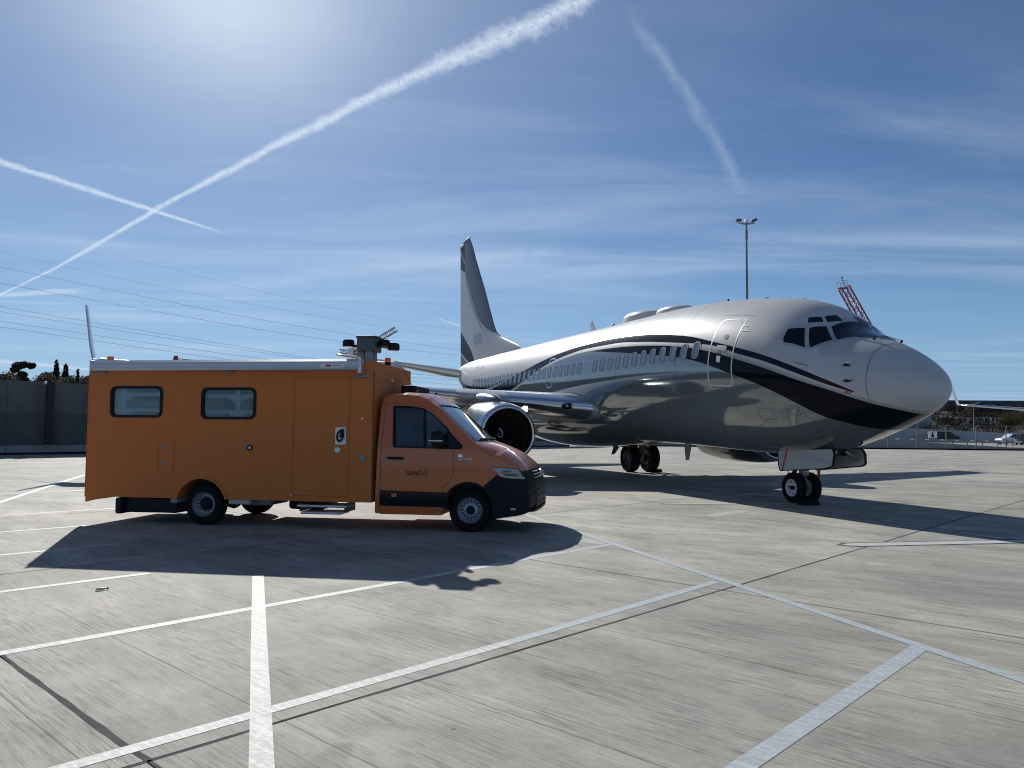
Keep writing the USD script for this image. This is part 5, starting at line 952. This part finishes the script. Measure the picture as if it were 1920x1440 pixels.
def bare_tree(name, lab, loc, h, seed, spread=.5, group=None, mat=None, levels=4):
    r = np.random.default_rng(seed); T_ = thing(name, lab, 'tree', loc, r.uniform(0, 6), group); tr, tw = [], []
    def grow(p, d, L, rad, lv):
        q = p + d * L; mid = (p + q) / 2 + r.normal(size=3) * L * .05; (tr if lv < 2 else tw).append(tube([p, mid, q], rad, 6 if lv < 2 else 3, rad * .6, cap=False))
        if lv < levels:
            for _ in range(3 if lv else 4):
                dd = d + r.normal(size=3) * spread; dd[2] = abs(dd[2]) * .8 + .25; dd /= np.linalg.norm(dd); grow(p + (q - p) * r.uniform(.55, 1.0), dd, L * r.uniform(.55, .8), rad * .55, lv + 1)
    grow(np.array([0, 0, -.3]), np.array([0, 0, 1.0]), h * .36, h * .020, 0)
    obj(T_, 'trunk', cat(*tr), bark, True); obj(T_, 'crown', cat(*tw), mat or pm('twig_bark', (0.10, 0.078, 0.06), .9), True); return T_
tree('pine_tree', 'flat topped umbrella pine rising above the noise wall at the far left', (-94.6, 150, -.5), 14.4, 3.7, 'umbrella', leaf_dark, 3, 1100)
tree('poplar_tree', 'pointed slim poplar, the taller left one of the pair above the noise wall', (-99.8, 170, -.5), 16.0, 1.7, 'poplar', leaf_olive, 4, 900)
tree('poplar_tree', 'slim double topped poplar right of the taller poplar above the noise wall', (-100.6, 175, -.5), 15.6, 2.2, 'poplar', leaf_olive, 5, 900)
tree('fir_tree', 'dark round fir just left of the rear of the orange van', (-78.3, 140, -.5), 12.2, 3.2, 'conifer', leaf_dark, 6, 1100)
tree('fir_tree', 'dark fir half hidden behind the rear edge of the orange van', (-74.0, 142, -.5), 11.2, 2.8, 'conifer', leaf_dark, 7, 900)
tree('leafy_tree', 'broad dark evergreen left of the umbrella pine at the edge of the picture', (-99, 152, -.5), 12.7, 5.5, 'round', leaf_dark, 8, 1500)
for k, (x, y, h, lab) in enumerate(((-112, 165, 12.6, 'brown bushy tree cut by the left edge of the picture'), (-93, 165, 12.2, 'dull brown tree low behind the umbrella pine'), (-86.5, 150, 12.3, 'grey brown tree directly behind the wall post'), (-90, 172, 12.8, 'brown tree between wall post and poplars'), (-82.5, 165, 11.9, 'brown tree between the poplars and the round fir'))):
    tree('broadleaf_tree', lab, (x, y, -.5), h + .6, 9.5, 'round', leaf_brown, 20 + k, 1800)
tree('leafy_tree', 'dark leafy tree showing between the tail of the jet and its wing', (-8.0, 140, -.5), 9.0, 2.6, 'round', leaf_dark, 31, 1200)
bush = crown_pts(30000, [(-142 + i * 3.4, 186 + RNG.uniform(-8, 8), RNG.uniform(7.0, 9.6), 5, 5, RNG.uniform(4.5, 6.5)) for i in range(24)], RNG)
obj('/World', 'woodland', leaves(bush, .55, RNG), leaf_brown, False, kind='stuff', label='low brown woodland beyond the noise wall', cat_='wood') if False else meta(obj('/World', 'woodland', leaves(bush, .5, RNG), leaf_brown, False), 'low brown woodland beyond the noise wall at the left', 'woodland', None, 'stuff')
# distant wooded hills
hx = np.linspace(-3800, 1800, 90); hz = 120 + 95 * meshkit.fbm(np.c_[hx / 900, hx * 0, hx * 0], 4, 3) + 60 * np.exp(-((hx + 1900) / 900) ** 2); V = []
for x, z in zip(hx, hz): V += [(x, 4300, -1), (x, 4900, z), (x, 5600, z * .9), (x, 6200, -1)]
idx = np.arange(len(V)).reshape(-1, 4); F = []
for j in range(3): F += np.stack([idx[:-1, j], idx[1:, j], idx[1:, j + 1], idx[:-1, j + 1]], -1).tolist()
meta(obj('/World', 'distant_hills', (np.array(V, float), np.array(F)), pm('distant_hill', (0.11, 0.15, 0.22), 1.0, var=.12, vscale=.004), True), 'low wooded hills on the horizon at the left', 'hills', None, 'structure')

# ------------------------------------------------------------------ masts, cranes, wires
lm = thing('floodlight_mast', 'tall slim floodlight mast rising behind the jet, two lamps on top', 'light mast', (24.3, 80, 0))
obj(lm, 'pole', tube([(0, 0, 0), (0, 0, 23.3)], .17, 14, .085), pm('mast_paint', (0.13, 0.14, 0.16), .5), True); obj(lm, 'collar', tube([(0, 0, 21.7), (0, 0, 22.6)], .15, 12), grey_plastic, True)
obj(lm, 'crossarm', cat(bar((-.85, 0, 23.35), (.85, 0, 23.35), .10), bar((-.4, 0, 23.28), (.4, 0, 23.28), .28, .1)), grey_plastic, False); obj(lm, 'cap', at(lathe([(.2, 0), (.2, .2), (.1, .45), (0, .5)], 14), (0, 0, 23.35)), white_plastic, True)
for sx in (-1, 1):
    obj(lm, 'floodlight', at(rbx(-.28, .28, -.22, .22, -.12, .16, .04), (sx * .82, 0, 23.62), ry=sx * (.12 if sx < 0 else -.45)), mast_grey, 30); obj(lm, 'lamp_glass', at(bx(-.25, .25, -.2, .2, -.135, -.122), (sx * .82, 0, 23.62), ry=sx * (.12 if sx < 0 else -.45)), lamp_glass, False)
def lattice(p0, p1, w, n, r, mat, parent, name):
    """Square lattice boom: four chords and the zigzag lacing between them."""
    p0, p1 = np.array(p0, float), np.array(p1, float); d = p1 - p0; L = np.linalg.norm(d); d /= L; up = np.array([0, 0, 1.]) if abs(d[2]) < .9 else np.array([0, 1., 0]); s = np.cross(d, up); s /= np.linalg.norm(s); u = np.cross(s, d)
    C = [s * a * w / 2 + u * b * w / 2 for a, b in ((-1, -1), (1, -1), (1, 1), (-1, 1))]; ch, lc = [], []
    for c in C: obj(parent, name + '_chord', bar(p0 + c, p1 + c, r * 2), mat[0], False)
    for k in range(n):
        for i in range(4):
            a, b = C[i], C[(i + 1) % 4]; q0, q1 = p0 + d * L * k / n, p0 + d * L * (k + 1) / n; lc.append(bar(q0 + (a if k % 2 else b), q1 + (b if k % 2 else a), r)); lc.append(bar(q0 + a, q0 + b, r))
    pr = obj(parent, name + '_lacing', cat(*lc), mat[1], False); pr.SetCustomDataByKey('kind', 'stuff')
red_steel, white_steel, grey_steel = pm('crane_red', (0.30, 0.028, 0.035), .5), pm('crane_white', (0.55, 0.50, 0.50), .5), pm('crane_grey', (0.20, 0.21, 0.23), .5)
cr = thing('tower_crane', 'red lattice crane boom rising behind the nose of the jet', 'crane', (0, 0, 0))
lattice((73.0, 170, 33.6), (86.6, 170, 8.5), 1.75, 16, .12, (red_steel, pm('crane_pink', (0.40, 0.16, 0.17), .5)), cr, 'boom')
plat = [bar((71.8 + a, 169.2, 33.5), (71.8 + a, 169.2, 35.0), .07) for a in (0, 1.7)] + [bar((71.8 + a, 170.8, 33.5), (71.8 + a, 170.8, 35.0), .07) for a in (0, 1.7)] + [bar((71.8, y, z), (73.5, y, z), .07) for y in (169.2, 170.8) for z in (34.3, 35.0)] + [bar((71.8, 170, 33.6), (72.6, 170, 35.6), .1), bar((73.5, 170, 33.6), (72.6, 170, 35.6), .1)]
obj(cr, 'top_rail', cat(*plat), grey_steel, False); obj(cr, 'top_floor', bx(71.7, 73.6, 169.1, 170.9, 33.4, 33.52), grey_steel, False); obj(cr, 'top_light', at(m3.Manifold.sphere(.22, 10), (72.6, 170, 35.75)), dark_print, True); obj(cr, 'base', bx(84, 90, 167, 173, 0, 8.6), grey_steel, False)
cl = thing('tower_crane', 'red and white tower crane with a raised jib behind the lamp mast of the van', 'crane', (0, 0, 0))
lattice((-44.6, 220, 0), (-44.6, 220, 25.2), 1.1, 18, .10, (white_steel, red_steel), cl, 'mast'); lattice((-44.6, 220, 23.0), (-33.0, 220, 30.1), 1.25, 12, .09, (grey_steel, pm('crane_pale', (0.34, 0.26, 0.25), .5)), cl, 'jib'); lattice((-44.6, 220, 23.2), (-49.0, 220, 23.6), 1.0, 5, .09, (grey_steel, grey_steel), cl, 'counter_jib')
obj(cl, 'operator_cab', bx(-46.4, -44.9, 219, 221, 22.4, 24.4), white_plastic, False); obj(cl, 'slewing_ring', bx(-45.4, -43.8, 219.2, 220.8, 22.0, 22.9), red_steel, False); obj(cl, 'hook_rope', bar((-35.6, 220, 28), (-35.6, 220, 18), .06), dark_metal, False); obj(cl, 'hook_block', bx(-35.8, -35.4, 219.8, 220.2, 17.2, 18.0), red_steel, False)
c3 = thing('tower_crane', 'thin distant crane jib just showing above the roof of the orange van', 'crane', (0, 0, 0))
lattice((-130, 300, 0), (-130, 300, 28.2), 1.3, 16, .1, (grey_steel, grey_steel), c3, 'mast'); lattice((-131, 300, 27.9), (-119, 300, 26.9), .9, 10, .09, (grey_steel, grey_steel), c3, 'jib'); obj(c3, 'tower_head', bx(-130.7, -129.5, 299.4, 300.6, 27.4, 29.3), red_steel, False)
wire_mat = pm('wire', (0.16, 0.18, 0.21), .6)
dv = np.array([math.sin(math.radians(25)), math.cos(math.radians(25))]); dn = np.array([dv[1], -dv[0]])
for nm, off, L in (('topmost faint', 0, [(-60, 24.4), (0, 22.03), (18, 21.7), (41, 21.92), (58, 22.3), (84, 23.1), (110, 24.4), (190, 31)]), ('second highest', -3, [(-60, 23.2), (0, 20.85), (20, 20.5), (44, 20.22), (62, 20.43), (86, 20.99), (116, 21.96), (200, 27)]),
                   ('third highest', 3, [(-60, 19.6), (0, 17.74), (38, 17.43), (54, 17.65), (77, 18.24), (105, 19.29), (200, 25.5)]), ('upper left wire of the lower four', 0, [(-60, 18.4), (0, 15.57), (42, 14.6), (58, 14.3), (90, 13.9), (112, 14.7), (200, 20)]), ('second wire of the lower four', -3, [(-60, 18.2), (2, 15.41), (45, 14.61), (62, 14.4), (112, 14.4), (200, 18)]),
                   ('third wire of the lower four', 3, [(-60, 15.8), (0, 13.43), (39, 12.82), (80, 12.7), (112, 13.6), (200, 18)]), ('lowest wire of all', 5, [(-60, 14.6), (0, 12.49), (32, 11.82), (80, 11.6), (112, 12.3), (200, 16)]), ('faint high wire beside the tail fin', -5, [(20, 26.0), (60, 25.6), (90, 26.0), (119, 27.5), (200, 34)])):
    P0 = np.array([-60., 90.]) + off * dn; f = PC([a for a, _ in L], [b for _, b in L]); tt = np.linspace(L[0][0], L[-1][0], 60)
    meta(obj('/World', 'power_line', tube([(*(P0 + dv * q), float(f(q))) for q in tt], (.014 if 'faint' in nm else .023), 5), wire_mat, True), 'thin overhead power line over the van: ' + nm if 'wire' not in nm else 'thin overhead power line: ' + nm, 'power line')

# ------------------------------------------------------------------ right: fence, low wall, road, vehicles, bank, building
fence_mat = pm('fence_steel', (0.16, 0.17, 0.18), .5, metal=.4)
fen = thing('chain_fence', 'wire boundary fence with angled post tops at the right apron edge', 'fence', (0, 0, 0))
FA, FB = np.array([9.0, 85.3]), np.array([66.0, 73.9]); fd = (FB - FA) / np.linalg.norm(FB - FA); FL = np.linalg.norm(FB - FA); fn = np.array([-fd[1], fd[0]])
for k in range(int(FL / 2.72) + 1):
    p = FA + fd * k * 2.72; obj(fen, 'post', cat(bar((*p, -.1), (*p, 2.15), .075), bar((*p, 2.15), (*(p - fn * .3), 2.5), .06)), fence_mat, False)
for z in np.r_[np.linspace(.15, 2.1, 9)]: obj(fen, 'wire', bar((*FA, z), (*FB, z), .010), fence_mat, False)
for z, o in ((2.25, .09), (2.37, .2), (2.48, .29)): obj(fen, 'barbed_wire', bar((*(FA - fn * o), z), (*(FB - fn * o), z), .016), fence_mat, False)
vw = []
for q in np.arange(0, FL, .16): p = FA + fd * q; vw.append(bar((*p, .1), (*p, 2.1), .006))
meta(obj(fen, 'mesh_wire', cat(*vw), fence_mat, False), kind='stuff')
obj(fen, 'kerb', trimesh.convex.convex_hull(np.array([[*(p + fn * o), z] for p in (FA, FB) for o in (-.15, .15) for z in (-.2, .14)])), rubber, False)
sg = thing('notice_sign', 'square white notice with a dark figure hung on the boundary fence', 'sign', (42.35, 78.45, 0), math.atan2(fd[1], fd[0]))
obj(sg, 'board', bx(-.42, .42, -.02, .02, 1.15, 1.85), white_print, False); obj(sg, 'figure', cat(xz_prism([(-.14, 1.25), (.14, 1.25), (.10, 1.45), (.05, 1.62), (-.05, 1.62), (-.12, 1.42)], -.03, -.021), xz_prism(Point(0, 1.69).buffer(.07), -.03, -.021)), dark_print, False); obj(sg, 'bracket', bx(-.1, .1, -.02, .03, 1.86, 2.1), pm('sign_orange', (0.4, 0.16, 0.08), .5), False)
def slabwall(pts, z0s, z1s, th):
    V = []
    for (x, y), a, b in zip(pts, z0s, z1s): V += [(x, y, a), (x, y, b), (x, y + th, b), (x, y + th, a)]
    idx = np.arange(len(V)).reshape(-1, 4); F = []
    for i in range(len(idx) - 1):
        for j in range(4): F.append([idx[i, j], idx[i + 1, j], idx[i + 1, (j + 1) % 4], idx[i, (j + 1) % 4]])
    F += [idx[0, ::-1].tolist(), idx[-1].tolist()]; m = as_tm((np.array(V, float), np.array(F))); m.fix_normals(); return m
lw = meta(obj('/World', 'low_wall', slabwall([(8, 89.5), (38, 83), (51, 80.2), (60, 78.4)], [-.2] * 4, [1.5, 1.02, .28, .1], .3), pm('grey_wall', (0.26, 0.265, 0.27), .85, var=.12, vscale=.5), False), 'low grey retaining wall sloping down to the right behind the fence', 'wall')
rd = meta(obj('/World', 'road', (np.array([(10, 100, -.012), (160, 92, -.012), (210, 150, -.012), (30, 156, -.012)], float), np.array([[0, 1, 2, 3]])), pm('asphalt', (0.10, 0.10, 0.098), .85, var=.2, vscale=.4), False), 'grey service road beyond the boundary fence', 'road', None, 'structure')
gr_ = thing('guardrail', 'steel guardrail with pale reflective strips along the service road', 'guardrail', (0, 0, 0)); g0, g1 = np.array([38., 112.]), np.array([70., 109.])
for k in range(17): p = g0 + (g1 - g0) * k / 16; obj(gr_, 'post', bx(p[0] - .06, p[0] + .06, p[1] - .05, p[1] + .05, -.1, 1.15 - .5 * k / 16), fence_mat, False); obj(gr_, 'reflector', bx(p[0] + .3, p[0] + 1.2, p[1] - .13, p[1] - .10, 1.0 - .5 * k / 16, 1.16 - .5 * k / 16), white_print, False)
obj(gr_, 'rail', slabwall([g0 - [0, .05], g1 - [0, .05]], [.85, .35], [1.2, .7], .06), grey_steel, False)
bw = meta(obj('/World', 'back_wall', slabwall([(20, 156), (76, 150), (92, 141), (150, 128)], [-.2] * 4, [3.6, 2.65, 1.72, 1.3], .4), pm('grey_wall_far', (0.34, 0.345, 0.35), .85, var=.12, vscale=.3), False), 'long pale grey wall behind the service road', 'wall')
# vehicles on the road
def car(name, lab, loc, rz, prof_, win, W, L, mat, wheels, r=.33):
    c_ = thing(name, lab, 'van' if 'van' in name else 'car', loc, rz)
    m = man(xz_prism(Polygon(prof_).buffer(-.06).buffer(.06), -W / 2, W / 2))
    for x in wheels: m = m - man(at(trimesh.creation.cylinder(r + .06, W + .2, sections=24), (x, 0, r), rx=PI / 2))
    t_ = as_tm(m.refine_to_length(.3)); v = t_.vertices; v[:, 1] *= 1 - np.clip(v[:, 2] - .95, 0, 2) * .13; obj(c_, 'body', t_, mat, 30)
    for s_ in (-1, 1):
        for k, P in enumerate(win):
            w_ = xz_prism(Polygon(P), s_ * W / 2 - .01, s_ * W / 2 + .01); w_.vertices[:, 1] *= 1 - np.clip(w_.vertices[:, 2] - .95, 0, 2) * .13; w_.vertices[:, 1] += s_ * .012; obj(c_, 'side_window', w_, black_gloss, False)
        for x in wheels: w_ = obj(c_, 'wheel', at(tyre(r, .2, r * .62), (x, s_ * (W / 2 - .12), r)), rubber, True); obj(str(w_.GetPath()), 'rim', at(lathe([(0, -.1), (r * .6, -.1), (r * .6, .1), (0, .1)], 20, 'y'), (x, s_ * (W / 2 - .12), r)), steel_rim)
        obj(c_, 'headlamp', at(m3.Manifold.sphere(.13, 10), (L / 2 - .12, s_ * (W / 2 - .25), .78)), lamp_glass, True); obj(c_, 'tail_lamp', bx(-L / 2 - .02, -L / 2 + .06, s_ * (W / 2 - .12) - .08, s_ * (W / 2 - .12) + .08, .8, 1.15), red_lens, False)
    return c_
vprof = [(-2.5, .35), (-2.52, 1.2), (-2.42, 1.86), (-2.2, 1.96), (.6, 1.96), (1.05, 1.86), (1.75, 1.22), (2.4, 1.02), (2.52, .75), (2.5, .35)]
car('parked_van', 'black people carrier van parked on the service road behind the notice', (80.3, 145, 0), .02, vprof, [[(-2.3, 1.15), (-2.25, 1.8), (-1.0, 1.82), (-1.0, 1.13)], [(-.9, 1.13), (-.9, 1.82), (.2, 1.82), (.2, 1.12)], [(.3, 1.12), (.3, 1.82), (.8, 1.80), (1.45, 1.2)]], 1.9, 5.0, pm('van_black', (0.004, 0.005, 0.006), .3, spec=.15), (-1.55, 1.5))
cprof = [(-2.1, .35), (-2.15, .95), (-1.95, 1.62), (-1.75, 1.72), (.1, 1.72), (.35, 1.66), (1.0, 1.10), (1.9, .95), (2.08, .72), (2.05, .35)]
car('parked_car', 'white compact car facing left on the service road at the right edge', (78.8, 123, 0), PI, cprof, [[(-1.8, 1.08), (-1.72, 1.6), (-.75, 1.62), (-.75, 1.06)], [(-.65, 1.06), (-.65, 1.62), (.1, 1.62), (.75, 1.1)]], 1.75, 4.1, pm('car_white', (0.55, 0.57, 0.6), .2, coat=1), (-1.3, 1.3))
car('parked_car', 'dark car with red lamps cut off by the right edge of the picture', (76.2, 116, 0), 1.2, cprof, [[(-1.8, 1.08), (-1.72, 1.6), (-.75, 1.62), (-.75, 1.06)], [(-.65, 1.06), (-.65, 1.62), (.1, 1.62), (.75, 1.1)]], 1.75, 4.1, pm('car_dark', (0.02, 0.012, 0.012), .2, coat=1), (-1.3, 1.3))
# bank with scrub, bare trees, banners, building
bx_, by_ = np.meshgrid(np.linspace(10, 330, 60), np.linspace(158, 330, 30)); bz = np.clip((by_ - 158) / 110, 0, 1) ** .9 * 10.0 + meshkit.fbm(np.stack([bx_ / 14, by_ / 14, bx_ * 0], -1).reshape(-1, 3), 3).reshape(bx_.shape) * 1.6 - .9
idx = np.arange(bx_.size).reshape(bx_.shape); F = np.stack([idx[:-1, :-1], idx[:-1, 1:], idx[1:, 1:], idx[1:, :-1]], -1).reshape(-1, 4)
meta(obj('/World', 'bank', (np.stack([bx_, by_, bz], -1).reshape(-1, 3), F), pm('bank_earth', (0.05, 0.042, 0.035), 1, var=.35, vscale=.15), True), 'brown overgrown bank rising beyond the road', 'bank', None, 'structure')
def bank_z(x, y): return max(0, min(1, (y - 158) / 110)) ** .9 * 10.0 - .3
sc = []
for k in range(620):
    x, y = RNG.uniform(60, 190), RNG.uniform(159, 262); w = RNG.uniform(1.2, 2.6); sc.append((x, y, bank_z(x, y) + w * .45, w, w, w * RNG.uniform(.6, 1.1)))
meta(obj('/World', 'scrub', leaves(crown_pts(130000, sc, RNG), .13, RNG), leaf_mat('scrub_twigs', (0.060, 0.050, 0.042), .0), False), 'brown leafless scrub covering the bank at the right', 'scrub', None, 'stuff')
sc2 = [(x, y, bank_z(x, y) + 1.2, w, w, 1.9) for x, y, w in ((107, 170, 3.6), (113, 174, 3.0), (121, 172, 2.6))]
tree('shrub', 'olive green rounded shrub on the bank under the far wing', (108.5, 170, bank_z(0, 170) - .4), 5.4, 6.4, 'round', leaf_olive, 51, 1300)
for k, (x, y, h, lab, sprd) in enumerate(((101.5, 186, 10.0, 'tall bare tree beside the nose of the jet, behind the far winglet', .42), (115.0, 200, 8.6, 'bare tree with a fan of thin twigs above the far wing', .4), (119.5, 203, 8.0, 'thin bare tree just right of the fan shaped one', .38), (93.0, 176, 8.5, 'small ivy covered tree under the nose of the jet', .5), (140, 215, 7.2, 'bare tree near the right edge above the dark building', .45), (127, 190, 8, 'low bare tree on the bank in front of the banners', .5), (86, 182, 8.2, 'small bare tree on the bank above the black van', .5))):
    bare_tree('bare_tree', lab, (x, y, bank_z(x, y) - .4), h, 60 + k, sprd, mat=leaf_mid if k == 3 else None)
bd = thing('flat_building', 'long low dark blue building with a flat roof on top of the bank', 'building', (0, 0, 0))
obj(bd, 'wall', bx(138, 300, 262, 285, 4, 12.2), pm('building_blue', (0.030, 0.038, 0.065), .5, var=.1), False); obj(bd, 'roof_edge', bx(137.6, 300.4, 261.6, 285.4, 12.2, 12.9), pm('roof_edge', (0.05, 0.058, 0.08), .5), False)
for k in range(11): obj(bd, 'facade_panel', bx(152 + k * 6.2, 156.6 + k * 6.2, 261.8, 262.0, 9.6, 11.8), (pm('panel_red', (0.11, 0.02, 0.025), .5), pm('panel_blue', (0.02, 0.035, 0.12), .5), pm('panel_brown', (0.08, 0.04, 0.03), .5))[k % 3], False)
cols = ((0.62, 0.62, 0.60), (0.30, 0.08, 0.04), (0.62, 0.60, 0.56), (0.34, 0.10, 0.05), (0.28, 0.09, 0.05), (0.6, 0.6, 0.6), (0.32, 0.08, 0.05), (0.62, 0.62, 0.62), (0.20, 0.21, 0.24), (0.6, 0.58, 0.55), (0.58, 0.6, 0.62), (0.62, 0.6, 0.55), (0.6, 0.6, 0.6), (0.16, 0.22, 0.36))
words = ('white', 'orange red', 'off white', 'orange', 'rust orange', 'white', 'red brown', 'white', 'grey', 'cream', 'pale grey', 'ivory', 'white', 'blue')
for k, c_ in enumerate(cols):
    px_ = (1688, 1735, 1790, 1797, 1806, 1813, 1822, 1828, 1835, 1842, 1855, 1863, 1871, 1880)[k]; y = 192; x = (px_ - 960) / 1459.4 * y
    b_ = thing('banner', 'small %s banner on the bank, %s from the left in its row' % (words[k], ('first', 'second', 'third', 'fourth', 'fifth', 'sixth', 'seventh', 'eighth', 'ninth', 'tenth', 'eleventh', 'twelfth', 'thirteenth', 'last')[k]), 'banner', (x, y, bank_z(x, y)), 0, 'banners along the bank'); h_ = 4.9 - bank_z(x, y)
    obj(b_, 'pole', bar((0, 0, 0), (0, 0, h_ + .9), .07), fence_mat, False); obj(b_, 'cloth', bx(.05, .62, -.02, .02, h_ - .5 - .3 * (k % 3 == 0), h_ + .75), pm('banner_cloth_%d' % k, c_, .8), False)
sl = thing('street_lamp', 'slim pale lamp post on the bank road below the far wing', 'street lamp', (88.5, 149.2, 0)); obj(sl, 'pole', tube([(0, 0, 0), (0, 0, 7.4)], .11, 8, .06), pm('lamp_pole', (0.3, 0.3, 0.3), .5), True); obj(sl, 'arm', bar((0, 0, 7.35), (.9, 0, 7.6), .07), pm('lamp_pole', 0), False); obj(sl, 'lamp_head', rbx(.8, 1.4, -.12, .12, 7.53, 7.68, .04), grey_plastic, 30)
# the next jet along the stand: its right wing tip reaches into the picture
ps2 = math.radians(-110); f2 = np.array([math.cos(ps2), math.sin(ps2)]); s2 = np.array([math.sin(ps2), -math.cos(ps2)]); tip = np.array([37.35, 65.0]); n2 = tip + 20.5 * f2 - 17.3 * s2
dup(jet, 'second jet at the right edge, only its slim right wing and upswept winglet in view', (n2[0], n2[1], -APIT * XM), ps2, ry=APIT)
